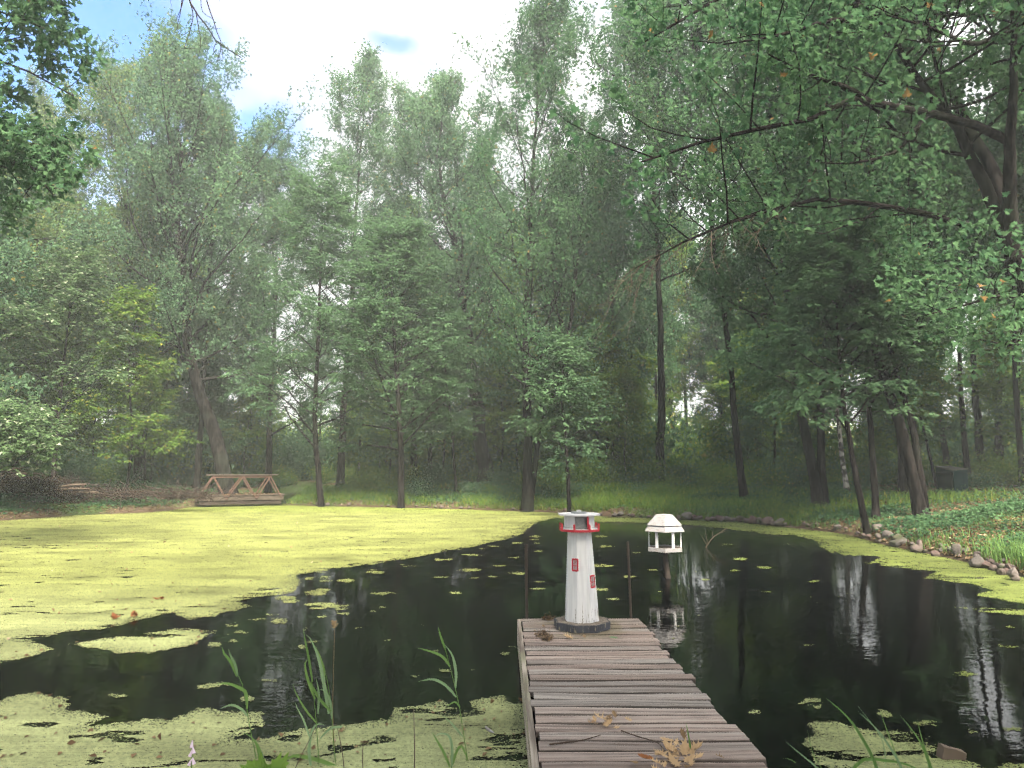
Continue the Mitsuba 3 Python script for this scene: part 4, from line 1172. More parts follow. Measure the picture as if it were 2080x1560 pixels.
# ------------------------------------------------------------------ the footbridge
bridge = thing('footbridge', 'small brown wooden footbridge with triangular truss rails at the far left bank', 'bridge')
BL, BR = at(401, 1012, 32.9), at(571, 1008, 34.4)
zb0, zb1, zrail = 0.30, 0.50, at(431, 968, 32.8)[2]
BLg, BRg = np.array([BL[0], BL[1], 0]), np.array([BR[0], BR[1], 0])
bd = unit(BRg - BLg); bn = np.array([-bd[1], bd[0], 0]); blen = np.linalg.norm(BRg - BLg)
bp = lambda s, z, off=0.0: BLg + bd * s * blen + bn * off + np.array([0, 0, z])
fr = lambda px: (px - 401) / 170.0
for off in (0.0, 1.25):
    part(bridge, 'beam', beam(bp(-0.02, 0.40, off), bp(1.03, 0.40, off), 0.07, 0.22), 'bridge_grey')
    part(bridge, 'sill_beam', beam(bp(0.02, 0.17, off + 0.06), bp(1.0, 0.17, off + 0.06), 0.10, 0.14), 'twig_dark')
    part(bridge, 'handrail', beam(bp(fr(417), zrail + 0.06, off), bp(fr(563), zrail + 0.06, off), 0.17, 0.04), 'bridge_grey')
    part(bridge, 'top_chord', beam(bp(fr(433), zrail - 0.02, off), bp(fr(546), zrail - 0.02, off), 0.045, 0.10), 'bridge_stain')
    zz = [(401, 0.36), (431, zrail), (458, 0.36), (491, zrail), (519, 0.36), (547, zrail), (571, 0.40)]
    for q in range(6):
        o_ = off - 0.06 if off == 0 else off + 0.06
        o_ += 0.004 * (q % 2)
        part(bridge, 'diagonal', beam(bp(fr(zz[q][0]), zz[q][1], o_), bp(fr(zz[q + 1][0]), zz[q + 1][1], o_), 0.05, 0.115, bn), 'bridge_stain')
nb = 26
for q in range(nb):
    s0 = -0.03 + 1.08 * q / nb
    c = bp(s0 + 0.5 * 1.08 / nb, 0.528 + pr.normal() * 0.004, 0.62)
    v, f = beam(c - bn * 0.70, c + bn * 0.70, 1.08 / nb * blen - 0.014, 0.035)
    part(bridge, 'deck_plank', (v, f), 'bridge_grey')
lr = rng_of(83)
q = np.array([bp(s, 0.552, o_) for s, o_ in zip(lr.uniform(-0.02, 1.03, 420), np.clip(lr.normal(0.15, 0.4, 420), 0.0, 1.2))])
v, f, uv = leaf_mesh(q, lr.normal(size=q.shape) * [1, 1, 0.2], np.array([0, 0, 1.0]) + lr.normal(size=q.shape) * 0.5, lr.uniform(0.05, 0.11, len(q)), lr)
whole(thing('fallen_leaves', 'dry leaves lying on the deck of the footbridge', 'fallen leaves', kind='stuff'), (v, f), 'leaf_brown', uv=uv)

# ------------------------------------------------------------------ the green cabinet
cab = thing('utility_cabinet', 'dark green metal utility cabinet with a sloping lid among the trees', 'utility cabinet')
ca = at(1902, 985, 27.5); cb_ = at(1938, 985, 26.6); cc = at(1967, 985, 27.6)
base_z = min(sit(*p_[:2]) for p_ in (ca, cb_, cc)) - 0.06
top = lambda p_, py, y_: at(p_[0] * 0 + 1940, py, y_)[2]
d4 = ca + cc - cb_
foot = [np.array([*p_[:2], base_z]) for p_ in (ca, cb_, cc, d4)]
zh = [top(ca, 947.5, 27.5), top(cb_, 954.5, 26.6), top(cc, 952.5, 27.6), top(d4, 946.5, 28.5)]
v = np.array(foot + [np.array([*p_[:2], z_ - 0.03]) for p_, z_ in zip(foot, zh)])
f = np.array([[0, 1, 5], [0, 5, 4], [1, 2, 6], [1, 6, 5], [2, 3, 7], [2, 7, 6], [3, 0, 4], [3, 4, 7], [4, 5, 6], [4, 6, 7], [0, 2, 1], [0, 3, 2]])
part(cab, 'body', (v, f), 'box_green')
ctr = np.mean(v[4:], axis=0)
lid0 = [ctr + (x - ctr) * np.array([1.05, 1.05, 1.0]) + [0, 0, 0.0] for x in v[4:]]
lid = np.array(lid0 + [x + [0, 0, 0.045] for x in lid0])
part(cab, 'lid', (lid, f), 'box_lid')
dn = unit(np.cross(foot[1] - foot[0], [0, 0, 1.0]))
a_, b_ = foot[0] * 0.93 + foot[1] * 0.07, foot[1] * 0.93 + foot[0] * 0.07
zz0, zz1 = base_z + 0.16, min(zh[:2]) - 0.12
v = np.array([[*(p_[:2] + dn[:2] * o_), z_] for o_ in (-0.004, 0.012) for z_ in (zz0, zz1) for p_ in (a_, b_)])
f = np.array([[0, 1, 3], [0, 3, 2], [4, 7, 5], [4, 6, 7], [0, 4, 5], [0, 5, 1], [2, 3, 7], [2, 7, 6], [0, 2, 6], [0, 6, 4], [1, 5, 7], [1, 7, 3]])
part(cab, 'door', (v, f), 'box_green')

# ------------------------------------------------------------------ stones along the bank
def pebble(seed):
    r = rng_of(seed)
    m = trimesh.creation.icosphere(subdivisions=2)
    v = m.vertices
    for _ in range(10):                                          # flats, as on split field stones
        n = unit(r.normal(size=3)); h = r.uniform(0.42, 0.8)
        over = np.maximum(v @ n - h, 0)
        v = v - over[:, None] * n * 0.85
    v = v * (1 + 0.18 * (meshkit.fbm(v * 1.6 + seed, 3, seed)[:, None] - 0.5))
    return v, m.faces


SHAPES = [pebble(700 + q) for q in range(8)]
sr = rng_of(91)


def lay_stone(key, c, s, squash=0.75):
    v, f = SHAPES[sr.integers(8)]
    a = sr.uniform(0, 6.28)
    rot = np.array([[math.cos(a), -math.sin(a), 0], [math.sin(a), math.cos(a), 0], [0, 0, 1]])
    v = (v * [s, s * sr.uniform(0.75, 1.0), s * squash * sr.uniform(0.85, 1.15)]) @ rot.T + c
    part(key, 'stone', (v, f), 'stone', True, uv=np.full((len(v), 2), sr.random()))


k = thing('stone_edging', 'row of pinkish grey field stones edging the right bank above the duckweed', 'stone edging')
for (px, py, w) in ((1790, 1082, 38), (1812, 1094, 30), (1832, 1100, 34), (1852, 1103, 20), (1870, 1112, 26), (1893, 1100, 22), (1905, 1106, 30), (1880, 1100, 26), (1934, 1118, 26), (1950, 1122, 28), (1966, 1124, 32), (1990, 1120, 30),
                     (2004, 1142, 32), (1920, 1112, 24), (1772, 1082, 24), (1750, 1078, 14), (1738, 1077, 12), (1972, 1112, 20), (2070, 1168, 26), (2040, 1158, 22), (1842, 1092, 26), (2026, 1150, 20), (2056, 1158, 22), (1905, 1122, 18)):
    c = ground(px, py + w * 0.25, 0.05)
    dd = float(shore_distance(c[:1], c[1:2])[0])
    s = w * c[1] / FPX / 2 * 1.1
    lay_stone(k, [c[0], c[1] + 0.1, 0.0 + s * 0.28 + max(0, dd) * 0.22], s, 0.9)
    if sr.random() < 0.75:                                       # smaller ones wedged between and above
        s2 = s * sr.uniform(0.5, 0.9)
        lay_stone(k, [c[0] + sr.normal() * s, c[1] + s * 0.9, 0.10 + s * 0.55 * sr.random() + max(0, dd) * 0.2], s2, 0.9)
for px in np.arange(1640, 2090, 9.0):                            # rubble between the larger stones
    px = px + sr.normal() * 5
    py = np.interp(px, [q[0] for q in far_shore2], [q[1] for q in far_shore2])
    c = ground(px, py, 0.0)
    s = sr.uniform(0.05, 0.12)
    lay_stone(k, [c[0] + 0.25 * sr.random(), c[1] + 0.12 + 0.25 * sr.random(), 0.04 + 0.14 * sr.random()], s)
k = thing('stone_edging', 'low line of rounded stones along the far bank behind the bird feeder', 'stone edging')
for px in np.arange(640, 1600, 13.5):
    px = px + sr.normal() * 3
    if px < 1370 and sr.random() < 0.45: continue
    py = np.interp(px, [q[0] for q in far_shore2], [q[1] for q in far_shore2])
    c = ground(px, py, 0.0)
    s = sr.uniform(0.10, 0.24) * (1.0 if px > 1370 else 0.7)
    lay_stone(k, [c[0], c[1] + 0.05, 0.02 + s * 0.35 + 0.05 * sr.random()], s)

# ------------------------------------------------------------------ brush pile, logs, bare boughs
def sticks(n, c, spread, length, rad, seed, flat=0.35):
    r = rng_of(seed)
    p = c + r.normal(size=(n, 3)) * spread
    d = unit(r.normal(size=(n, 3)) * [1, 0.7, flat])
    L = length * r.uniform(0.4, 1.3, n)
    P = grow(p - d * (L / 2)[:, None], d, L, 5, 0.0, 0.16, r)
    return P, rad * r.uniform(0.5, 1.5, n)


k = thing('brush_pile', 'heap of cut brush and dead twigs on the left bank', 'brush pile')
bc = at(30, 985, 30.0); bc[2] = sit(bc[0], bc[1])
m_ = Mesh()
for (ox, s, h, n) in ((-1.2, 1.3, 0.50, 900), (0.9, 1.1, 0.36, 700), (2.4, 0.9, 0.16, 350), (4.6, 1.3, 0.10, 260), (7.0, 1.3, 0.09, 220)):
    P, R = sticks(n, bc + [ox, 0, h], [s * 0.6, 0.6, h * 0.5], 1.1, 0.014, 120 + n)
    P[..., 2] = np.maximum(P[..., 2], land(P[..., 0].ravel(), P[..., 1].ravel()).reshape(P.shape[:2]) + 0.01)
    m_.add(*tubes(P, R[:, None] * np.linspace(1, 0.4, 5), 4))
v, f, _ = m_.arrays()
scene[f'{k}__brush'] = mikit.ply((v, f), 'twig_dark', smooth=True)
labels[f'{k}__brush'] = {'label': 'tangle of thin dead twigs', 'kind': 'stuff'}
for (x0, y0, x1, y1) in ((112, 996, 182, 993), (120, 990, 175, 984), (0, 958, 45, 950), (20, 966, 80, 962), (128, 1003, 200, 1000)):
    a, b = at(x0, y0, 29.6), at(x1, y1, 29.2)
    v, f = tubes(np.array([a, (a + b) / 2 + [0, 0, 0.04], b]), np.array([0.05, 0.045, 0.03]), 8, cap=True)
    part(k, 'log', (v, f), 'twig_wood', 40)

k = thing('snag', 'bare forked branch poking out of the water right of the bird feeder', 'branch')
c = ground(1434, 1112, 0)
m_ = Mesh()
yb = c[1]
for pts, r0 in (([(1430, 1122), (1436, 1108), (1448, 1092), (1462, 1082), (1478, 1072)], 0.014), ([(1448, 1092), (1446, 1078)], 0.007), ([(1436, 1108), (1428, 1094), (1422, 1084)], 0.007), ([(1438, 1104), (1432, 1078)], 0.006), ([(1462, 1082), (1474, 1079)], 0.005)):
    P = smooth_line([at(x, y_, yb + 0.004 * (x - 1434)) for x, y_ in pts], 7)
    m_.add(*tubes(P, r0 * np.linspace(1, 0.4, 7), 6))
v, f, _ = m_.arrays()
whole(k, (v, f), 'twig_wood', True)

k = thing('bare_bough', 'bare dead twigs hanging down into the sky at the top', 'branch')
m_ = Mesh()
for pts, r0 in (([(380, -160), (372, -60), (385, 0), (398, 25), (425, 60), (440, 85), (455, 95), (490, 117)], 0.012), ([(372, -60), (372, 0), (358, 40), (352, 52)], 0.006), ([(385, 0), (392, 30), (385, 66), (374, 98)], 0.006),
                ([(398, 25), (404, 60), (408, 92), (400, 122)], 0.005), ([(372, -20), (366, 28), (360, 55), (368, 72), (386, 62)], 0.005), ([(410, -100), (420, 0), (432, 35), (442, 70), (450, 92), (440, 128)], 0.008),
                ([(440, 85), (434, 102), (446, 118), (452, 124)], 0.004), ([(404, -80), (408, 0), (412, 25), (432, 38)], 0.006), ([(450, 92), (452, 110), (453, 124)], 0.0035), ([(340, -60), (346, 0), (350, 15)], 0.004), ([(420, 45), (432, 56), (450, 58)], 0.003),
                ([(404, 92), (412, 93)], 0.003), ([(374, 98), (398, 98)], 0.003), ([(296, -40), (302, 5), (312, 4)], 0.004), ([(440, -40), (446, 5)], 0.004), ([(380, -160), (300, -420), (-200, -900)], 0.02)):
    P = smooth_line([at(x, y_, 5.2 - 0.0006 * (y_ + 100)) for x, y_ in pts], 12)
    m_.add(*tubes(P, np.linspace(r0, r0 * 0.35, 12) * 0.8, 5))
v, f, _ = m_.arrays()
whole(k, (v, f), 'twig_dark', True)

# drooping dead twigs below the great maple's lower limb
k = thing('dead_twigs', 'bare drooping twigs under the lower limb of the great maple', 'branch')
tr2 = rng_of(141)
st = np.array([at(tr2.uniform(1270, 1560), 0, 11.2) for _ in range(26)])
sx = tr2.uniform(1280, 1600, 26)
st = np.array([at(x, np.interp(x, [1290, 1400, 1500, 1600], [545, 486, 446, 420]), np.interp(x, [1290, 1400, 1500, 1600], [11.0, 11.2, 11.5, 11.8])) for x in sx])
P = grow(st, np.c_[tr2.uniform(-1, 0.2, 26), tr2.normal(size=26) * 0.3, -0.5 * np.ones(26)], tr2.uniform(0.5, 1.5, 26), 8, -0.10, 0.15, tr2)
m_ = Mesh().add(*tubes(P, np.full((26, 1), 0.006) * np.linspace(1, 0.3, 8), 4))
idx = np.repeat(np.arange(26), 3)
p0, tan = along(P, idx, tr2.uniform(0.2, 0.9, 78))
P2 = grow(p0, tan + tr2.normal(size=(78, 3)) * 0.6, tr2.uniform(0.2, 0.6, 78), 5, -0.06, 0.2, tr2)
m_.add(*tubes(P2, np.full((78, 1), 0.0035) * np.linspace(1, 0.4, 5), 3))
v, f, _ = m_.arrays()
whole(k, (v, f), 'twig_wood', True)

# ------------------------------------------------------------------ reeds and plants by the near bank
def ribbon(pts, width, n=14, fold=0.25, seed=0):
    """A grass blade along the points: pointed at the tip, folded along its midrib."""
    c = smooth_line(pts, n)
    t = unit(np.gradient(c, axis=0))
    s = unit(np.cross(t, unit(CAM * 0 + np.array([0.15 * math.sin(seed), -1.0, 0.35]))))
    u = np.linspace(0, 1, n)
    w = (width * np.clip(1.25 * (1 - u ** 2.2), 0, 1) * (0.55 + 0.45 * np.minimum(1, u * 5)))[:, None]
    nn = np.cross(s, t)
    v = np.stack([c - s * w / 2 + nn * w * fold, c, c + s * w / 2 + nn * w * fold], 1).reshape(-1, 3)
    k = np.arange(n - 1)[:, None] * 3
    f = np.vstack([k + [0, 1, 4], k + [0, 4, 3], k + [1, 2, 5], k + [1, 5, 4]])
    return v, f


def reed(name, label, y, stem, leaves, mats_=('blade_green', 'blade_grey'), stem_r=0.0035, category='reed', head=None):
    k = thing(name, label, category)
    P = smooth_line([at(px, py, y) for px, py in stem], 16)
    v, f = tubes(P, np.linspace(stem_r, stem_r * 0.5, 16), 7)
    part(k, 'stem', (v, f), mats_[0], True, uv=np.full((len(v), 2), 0.55))
    for q, (pts, w) in enumerate(leaves):
        dy = 0.12 * math.sin(q * 2.1 + len(label))
        L = [at(px, py, y + dy * i_ / max(1, len(pts) - 1)) for i_, (px, py) in enumerate(pts)]
        v, f = ribbon(L, w, seed=q)
        part(k, 'leaf', (v, f), mats_[q % 2], True, uv=np.full((len(v), 2), 0.35 + 0.5 * ((q * 0.37) % 1)))
    if head:
        hr = rng_of(151)
        c = at(*head, y)
        p_ = c + hr.normal(size=(46, 3)) * [0.006, 0.006, 0.012]
        v, f, uv = leaf_mesh(p_, hr.normal(size=p_.shape) + [0, 0, 0.8], hr.normal(size=p_.shape), hr.uniform(0.012, 0.026, 46), hr)
        part(k, 'seed_head', (v, f), 'leaf_tan', uv=uv)
    return k


reed('reed', 'leftmost tall reed with two upright blades at its tip', 4.9,
     [(545, 1640), (525, 1560), (508, 1480), (500, 1430), (492, 1390), (483, 1370)],
     [([(482, 1374), (470, 1345), (456, 1328), (450, 1312)], 0.020), ([(483, 1372), (478, 1350), (468, 1330), (464, 1318)], 0.016), ([(502, 1440), (500, 1408), (488, 1398), (462, 1388), (435, 1391)], 0.020),
      ([(504, 1455), (490, 1440), (470, 1432), (446, 1440)], 0.016), ([(530, 1560), (520, 1510), (500, 1490), (490, 1495)], 0.012), ([(540, 1600), (535, 1540), (522, 1510)], 0.02), ([(545, 1600), (530, 1530), (518, 1500)], 0.022)])
reed('reed', 'bushy reed of several long blades left of the seed head', 4.8,
     [(650, 1640), (648, 1560), (644, 1490), (640, 1440), (636, 1400), (632, 1380)],
     [([(635, 1385), (628, 1340), (620, 1300), (616, 1275)], 0.015), ([(668, 1450), (660, 1400), (648, 1340), (632, 1300), (620, 1288)], 0.022), ([(640, 1420), (624, 1375), (620, 1345), (630, 1340)], 0.018),
      ([(646, 1450), (648, 1410), (642, 1375)], 0.014), ([(644, 1470), (620, 1440), (600, 1405), (594, 1388)], 0.012), ([(630, 1500), (618, 1465), (604, 1438), (599, 1424)], 0.012),
      ([(672, 1445), (650, 1420), (632, 1390), (618, 1374)], 0.018), ([(632, 1560), (628, 1520), (636, 1480), (650, 1470), (662, 1475)], 0.02), ([(690, 1560), (650, 1545), (600, 1535), (580, 1545), (562, 1556)], 0.024),
      ([(650, 1500), (672, 1480), (698, 1476), (662, 1475)], 0.012)])
reed('reed', 'second stem of the bushy reed, standing straight behind the blades', 4.85,
     [(682, 1640), (682, 1560), (677, 1500), (673, 1440), (668, 1400), (658, 1350)],
     [([(672, 1440), (664, 1405), (658, 1380), (654, 1350)], 0.014), ([(674, 1460), (672, 1430), (662, 1405), (648, 1400)], 0.016), ([(660, 1400), (655, 1350), (640, 1310)], 0.016)])
reed('seed_stalk', 'thin dry stalk with a small pinkish seed head', 4.9, [(686, 1640), (682, 1560), (676, 1450), (678, 1350), (679, 1290), (679, 1272)], [], mats_=('leaf_brown', 'leaf_brown'), stem_r=0.0026, category='dry stalk', head=(679, 1268))
reed('reed', 'tall reed with four arching leaves nearest the dock', 4.9,
     [(962, 1640), (952, 1560), (940, 1480), (932, 1430), (924, 1395), (913, 1350), (902, 1310)],
     [([(905, 1320), (898, 1300), (893, 1285), (890, 1272)], 0.014), ([(925, 1398), (926, 1365), (918, 1330), (902, 1308)], 0.018), ([(914, 1354), (900, 1335), (880, 1325), (848, 1316)], 0.017), ([(927, 1416), (905, 1392), (880, 1380), (850, 1384)], 0.018),
      ([(935, 1438), (925, 1426), (912, 1432), (908, 1436)], 0.010), ([(940, 1496), (918, 1470), (898, 1452)], 0.012)])
reed('reed', 'short young reed of three blades near the dock', 4.75, [(918, 1620), (917, 1560), (916, 1545), (915, 1535)],
     [([(914, 1558), (900, 1525), (885, 1500), (877, 1485)], 0.016), ([(918, 1556), (918, 1520), (912, 1495), (895, 1490), (880, 1498)], 0.018), ([(920, 1552), (926, 1530), (936, 1515), (945, 1530), (950, 1550)], 0.016)])
for q, (pts, w, lab) in enumerate((
        ([(1790, 1640), (1780, 1560), (1745, 1490), (1715, 1450), (1675, 1416)], 0.020, 'tallest broad grass blade arching left over the right duckweed clump'),
        ([(1850, 1640), (1830, 1560), (1795, 1500), (1770, 1470), (1742, 1445)], 0.016, 'second broad grass blade right of the tallest one'),
        ([(1900, 1640), (1888, 1560), (1870, 1510), (1850, 1480), (1828, 1452)], 0.016, 'narrow grass blade leaning left over the middle of the clump'),
        ([(1920, 1640), (1886, 1545), (1872, 1500), (1862, 1458)], 0.015, 'upright pale grass blade near the right side of the clump'),
        ([(1730, 1640), (1665, 1565), (1630, 1535), (1594, 1505)], 0.014, 'grass blade slanting up left beside the near end of the dock'),
        ([(1700, 1660), (1740, 1552), (1800, 1545), (1850, 1556), (1900, 1580)], 0.020, 'grass blade bowed right over the bottom of the clump'),
        ([(1735, 1640), (1665, 1555), (1648, 1520), (1640, 1482)], 0.006, 'hair thin grass stem at the left side of the clump'),
        ([(1800, 1560), (1790, 1500), (1740, 1430)], 0.005, 'hair thin grass stem behind the tallest blade'),
        ([(1830, 1560), (1800, 1480), (1786, 1436)], 0.007, 'thin straight grass blade in the middle behind the clump'),
        ([(1660, 1640), (1640, 1575), (1610, 1545), (1590, 1540)], 0.010, 'short grass blade at the bottom edge beside the dock'))):
    k = thing('grass_blade', lab, 'grass blade')
    v, f = ribbon([at(x, y_, 4.5 + 0.04 * q) for x, y_ in pts], w, seed=q)
    whole(k, (v, f), ('blade_green', 'blade_grey', 'blade_green')[q % 3], True, uv=np.full((len(v), 2), 0.3 + 0.06 * q))

k = thing('leafy_plant', 'bright green broad leaved plant at the bottom edge below the reeds', 'plant')
lr = rng_of(161)
c = at(545, 1600, 4.4)
for (px, py, s) in ((505, 1545, 0.10), (530, 1548, 0.11), (575, 1548, 0.11), (560, 1558, 0.12), (488, 1552, 0.08), (540, 1570, 0.12)):
    tip = at(px, py, 4.4 + lr.normal() * 0.05)
    v, f, uv = leaf_mesh(np.array([c * 0.35 + tip * 0.65]), np.array([tip - c]), np.array([[0.3 * lr.normal(), -0.7, 0.6]]), np.array([s]), lr, True)
    part(k, 'leaf', (v, f), 'leaf_bright', uv=uv)
k = thing('hosta_flower', 'pale lilac bell flowers on a stalk at the bottom left', 'flower')
mat('petal', (0.55, 0.45, 0.58), 0.6, 0.3)
P = smooth_line([at(x, y_, 4.5) for x, y_ in ((388, 1640), (389, 1570), (390, 1540), (391, 1515))], 8)
part(k, 'stem', tubes(P, np.full(8, 0.003), 6), 'blade_green', True)
for (px, py, dx) in ((384, 1548, -1), (394, 1546, 1), (386, 1530, -1), (394, 1524, 1), (389, 1512, 0.2)):
    b = at(391, py - 8, 4.5); e = at(px, py + 6, 4.5)
    v, f = tubes(np.array([b, b * 0.5 + e * 0.5, e]), np.array([0.003, 0.007, 0.012]), 7)
    part(k, 'petal', (v, f), 'petal', True)

for q, (pts, lab) in enumerate((([(737, 1620), (737, 1560), (736, 1530), (739, 1505)], 'short dry stalk standing in the near duckweed between the reeds'),
                                ([(842, 1560), (842, 1520), (841, 1470), (840, 1440)], 'thin dark stem standing in the duckweed left of the arching reed'),
                                ([(574, 1640), (600, 1560), (630, 1500), (640, 1478)], 'dry reed stem slanting across the foot of the bushy reed'),
                                ([(700, 1640), (699, 1560), (690, 1500), (683, 1470)], 'thin dry stem just right of the seed head stalk'))):
    P = smooth_line([at(x, y_, 4.75) for x, y_ in pts], 10)
    v, f = tubes(P, np.linspace(0.004, 0.002, 10), 6, cap=True)
    whole(thing('dry_stalk', lab, 'dry stalk'), (v, f), 'twig_wood', True)
c = ground(1932, 1540, 0.0)
rot = np.array([[math.cos(0.25), 0, math.sin(0.25)], [0, 1, 0], [-math.sin(0.25), 0, math.cos(0.25)]])
m_ = Mesh().box([0, 0, 0], [0.15, 0.07, 0.11])
v, f = subdivided(*m_.arrays()[:2], 3)
v = (v + 0.012 * (meshkit.fbm(v * 22, 3, 4)[:, None] - 0.5)) @ rot.T + c + [0, 0, 0.01]
whole(thing('rotten_log', 'brown rotten log end poking up at the right side of the duckweed clump', 'log'), (v, f), 'twig_wood', 40)
P = smooth_line([ground(x, y_, 0.014) for x, y_ in ((986, 1476), (994, 1483), (1004, 1489))], 7)
v, f = tubes(P, np.array([0.004, 0.009, 0.011, 0.011, 0.010, 0.007, 0.002]), 7, cap=True)
whole(thing('pale_stick', 'short pale stick lying on the near duckweed left of the dock', 'stick'), (v, f), 'flaking_paint', True)

# ------------------------------------------------------------------ leaves and litter on the dock and the weed
OAK = np.array([(0, 0), (0.05, 0.10), (0.20, 0.14), (0.10, 0.24), (0.30, 0.34), (0.40, 0.30), (0.14, 0.42), (0.30, 0.56), (0.44, 0.62), (0.16, 0.60), (0.14, 0.72), (0.24, 0.84), (0.08, 0.80), (0.0, 1.0)])
OAK = np.vstack([OAK, OAK[-2:0:-1] * [-1, 1]])


def oak_leaf(c, size, az, curl, tilt, seed):
    """A curled, lobed dry leaf lying at c."""
    r = rng_of(seed)
    poly_ = Polygon(OAK)
    vv, ff = trimesh.creation.triangulate_polygon(poly_, engine='earcut')
    vv, ff = subdivided(np.c_[vv, np.zeros(len(vv))], ff, 2)
    x, y_ = vv[:, 0] * 0.9, vv[:, 1] - 0.45
    z = curl * (x ** 2 * 2.2 + 0.9 * np.maximum(y_, 0) ** 2) + 0.10 * np.sin(7 * y_ + seed) * np.abs(x) + 0.05 * np.sin(11 * x + seed)
    v = np.c_[x, y_, z] * size
    ct, st_ = math.cos(tilt), math.sin(tilt)
    v = np.c_[v[:, 0], v[:, 1] * ct - v[:, 2] * st_, v[:, 1] * st_ + v[:, 2] * ct]
    ca_, sa = math.cos(az), math.sin(az)
    v = np.c_[v[:, 0] * ca_ - v[:, 1] * sa, v[:, 0] * sa + v[:, 1] * ca_, v[:, 2]]
    v[:, 2] -= v[:, 2].min() - 0.004
    return v + c, ff


ol = rng_of(171)
zl = ZD + 0.008
DRY = [(1155, 1297, 0.13, 1.4, 0.3, 'leaf_tan', 'single tan oak leaf lying in front of the lighthouse base'), (1187, 1296, 0.08, 0.3, 0.5, 'leaf_brown', 'small brown leaf right of the tan leaf in front of the lighthouse'),
       (1247, 1299, 0.11, 1.2, 0.0, 'leaf_soft', 'pale green leaf lying flat on the far planks'), (1205, 1478, 0.12, 2.2, 0.5, 'leaf_tan', 'leftmost leaf of the tan pile in the middle of the dock'), (1222, 1470, 0.15, 0.8, 0.4, 'leaf_tan', 'largest leaf of the tan pile in the middle of the dock'),
       (1236, 1474, 0.12, -0.6, 0.5, 'leaf_tan', 'front right leaf of the tan pile in the middle of the dock'), (1248, 1458, 0.09, 0.2, 0.9, 'leaf_brown', 'dark curled leaf behind the tan pile in the middle of the dock'), (1277, 1468, 0.07, 1.0, 0.3, 'leaf_tan', 'little tan leaf apart to the right of the middle pile'),
       (1355, 1512, 0.11, 1.6, 0.2, 'leaf_tan', 'tan leaf at the far side of the near pile'), (1362, 1526, 0.15, 0.7, 0.3, 'leaf_tan', 'left big pale oak leaf of the near pile'), (1390, 1528, 0.17, -0.4, 0.5, 'leaf_tan', 'middle big pale oak leaf of the near pile'), (1412, 1526, 0.14, -1.2, 0.4, 'leaf_tan', 'right pale oak leaf of the near pile'),
       (1388, 1505, 0.11, 0.1, 1.1, 'leaf_brown', 'dark brown leaf standing upright behind the near pile'), (1340, 1540, 0.13, 2.4, 0.2, 'leaf_tan', 'tan leaf in front left of the near pile'), (1312, 1552, 0.14, 1.9, 0.5, 'leaf_rust', 'rust coloured leaf at the bottom of the dock'), (1370, 1552, 0.16, 0.3, 0.3, 'leaf_tan', 'pale leaf at the bottom edge of the dock'),
       (1400, 1548, 0.13, -0.9, 0.2, 'leaf_tan', 'pale leaf at the bottom edge, right of the other'), (1462, 1543, 0.08, 0.9, 0.1, 'leaf_brown', 'faint brown leaf alone on the right of the near planks')]
PILE = 'dry tan oak leaf among others in the near pile on the dock'
DRY += [(ol.normal(1368, 52), ol.normal(1538, 15), ol.uniform(0.06, 0.12), ol.uniform(-3, 3), ol.uniform(0.05, 0.5), ('leaf_tan', 'leaf_tan', 'leaf_brown')[ol.integers(3)], PILE) for _ in range(20)]
MID = 'dry tan oak leaf among others in the middle pile on the dock'
DRY += [(ol.normal(1224, 14), ol.normal(1472, 6), ol.uniform(0.07, 0.12), ol.uniform(-3, 3), ol.uniform(0.2, 0.9), ('leaf_tan', 'leaf_brown')[ol.integers(2)], MID) for _ in range(7)]
for q, (px, py, s, az, tilt, m_, lab) in enumerate(DRY):
    k = thing('dry_leaf', lab, 'leaf', {PILE: 'dry leaves in the near pile', MID: 'dry leaves in the middle pile'}.get(lab))
    c = ground(px, py, zl)
    v, f = oak_leaf(c + np.array([0, 0, 0.005 * (q % 5)]), s * 0.78, az, ol.uniform(0.5, 1.2) * (tilt > 0.05), tilt * 0.35, 200 + q)
    whole(k, (v, f), m_, True, uv=np.full((len(v), 2), ol.uniform(0.3, 0.9)))
for q, (px, py, lab) in enumerate(((320, 1218, 'large reddish dry leaf clump riding on the duckweed'), (233, 1257, 'left of two brown leaf clumps by the dark gap in the duckweed'), (277, 1253, 'right of two brown leaf clumps by the dark gap in the duckweed'))):
    k = thing('floating_leaf', lab, 'leaf')
    m_ = Mesh()
    for t_ in range(4):
        c = ground(px + ol.normal() * 4, py, 0.012)
        v, f = oak_leaf(c, 0.07 + 0.04 * ol.random(), ol.uniform(0, 6), 0.8, ol.uniform(0.1, 0.9), 300 + q * 5 + t_)
        m_.add(v, f, np.full((len(v), 2), ol.random()))
    v, f, uv = m_.arrays()
    whole(k, (v, f), 'leaf_rust', True, uv=uv)
fr_ = rng_of(173)
m_ = Mesh()
n = 0
while n < 240:
    px, py = fr_.uniform(-60, 1130), fr_.uniform(1040, 1545)
    c = ground(px, py, 0.012)
    if not weed_area.contains(Point(c[0], c[1])): continue
    n += 1
    lv_ = leaf_mesh(c[None] + [0, 0, 0.004], fr_.normal(size=(1, 3)) * [1, 1, 0.15], np.array([[0, 0, 1.0]]) + fr_.normal(size=(1, 3)) * 0.5, np.array([fr_.uniform(0.03, 0.10) * (0.55 + 0.02 * c[1])]), fr_)
    m_.add(*lv_)
v, f, uv = m_.arrays()
whole(thing('floating_litter', 'bits of brown leaf strewn over the duckweed', 'leaf litter', kind='stuff'), (v, f), 'leaf_brown', uv=uv)

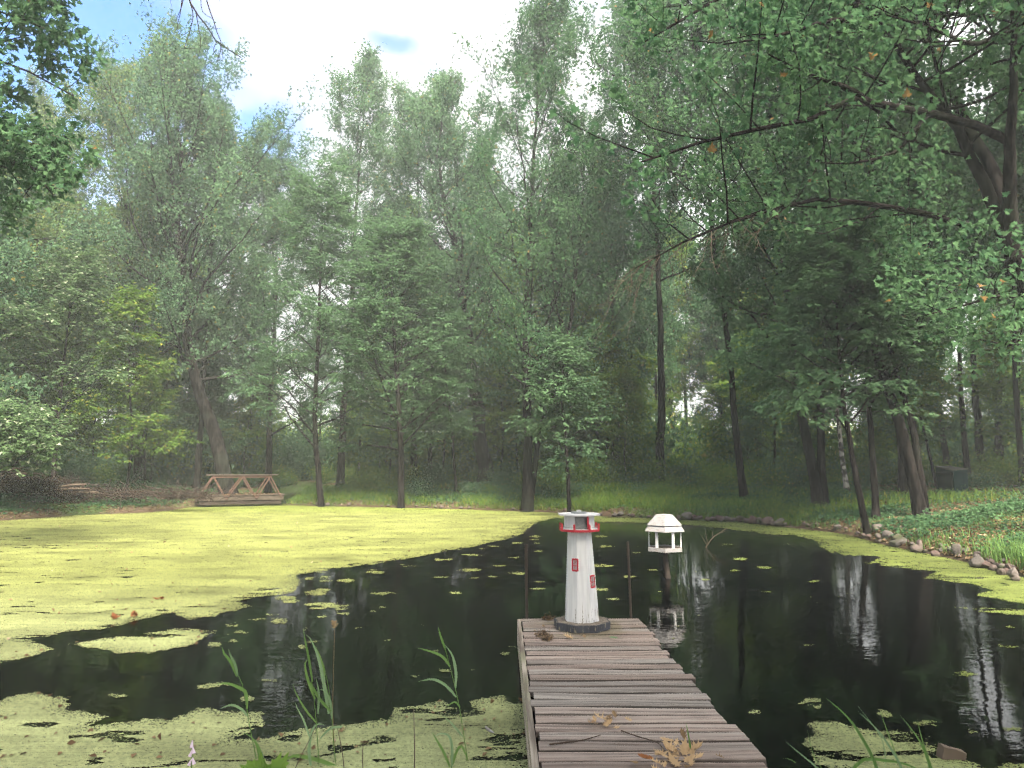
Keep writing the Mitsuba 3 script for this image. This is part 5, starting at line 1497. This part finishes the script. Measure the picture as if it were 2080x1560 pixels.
for q, (px, py, s, lab) in enumerate(((1100, 1290, 0.055, 'larger clump of dried weed near the left edge of the dock'), (1113, 1257, 0.045, 'clump of dried stems left of the lighthouse base'), (1112, 1299, 0.04, 'smaller dried weed clump in front of the larger one'))):
    k = thing('dried_weed', lab, 'dried weed')
    c = ground(px, py, zl)
    r_ = rng_of(180 + q)
    P = grow(np.repeat(c[None], 60, 0) + r_.normal(size=(60, 3)) * [s * 0.5, s * 0.5, 0], np.c_[r_.normal(size=(60, 2)), r_.uniform(0.1, 1.4, 60)], s * r_.uniform(0.6, 1.9, 60), 6, -0.08, 0.3, r_)
    P[..., 2] = np.maximum(P[..., 2], ZD + 0.006)
    m_ = Mesh().add(*tubes(P, np.full((60, 1), 0.0022) * np.linspace(1, 0.5, 6), 4))
    idx = r_.integers(0, 60, 90)
    p0, tan = along(P, idx, r_.random(90))
    v, f, uv = leaf_mesh(p0, tan + r_.normal(size=p0.shape), r_.normal(size=p0.shape), r_.uniform(0.012, 0.03, 90), r_)
    part(k, 'stems', (m_.tri().vertices, m_.tri().faces), 'twig_wood', True)
    part(k, 'leaves', (v, f), 'leaf_brown', uv=uv)
for pts, r0, lab in (([(1116, 1512), (1150, 1508), (1185, 1503), (1220, 1493)], 0.005, 'dead twig lying along a plank near the left side of the dock'), ([(1262, 1484), (1295, 1496), (1335, 1508), (1350, 1525), (1372, 1545)], 0.004, 'thin stem lying slantwise between the two leaf piles')):
    k = thing('fallen_twig', lab, 'twig')
    P = smooth_line([ground(x, y_, ZD + 0.010) for x, y_ in pts], 10)
    v, f = tubes(P, np.linspace(r0, r0 * 0.5, 10), 6, cap=True)
    whole(k, (v, f), 'twig_wood', True)
k = thing('grass_blade', 'green grass blade rising through the near leaf pile on the dock', 'grass blade')
v, f = ribbon([ground(1402, 1526, ZD), at(1400, 1505, 4.1), at(1393, 1465, 4.1)], 0.012)
whole(k, (v, f), 'blade_green', True, uv=np.full((len(v), 2), 0.4))

# ------------------------------------------------------------------ thin haze, added to stand in for lens glare
scene['air'] = {'type': 'homogeneous', 'albedo': {'type': 'rgb', 'value': [0.88, 0.94, 0.99]}, 'sigma_t': 0.0023, 'phase': {'type': 'hg', 'g': 0.25}}
scene['haze'] = {'type': 'cube', 'to_world': T().translate([0, 60, 13.0]).scale([760, 700, 15.0]), 'bsdf': {'type': 'null'}, 'interior': {'type': 'ref', 'id': 'air'}}
labels['haze'] = {'label': 'thin bright haze added over the pond, standing in for lens glare', 'kind': 'stuff'}
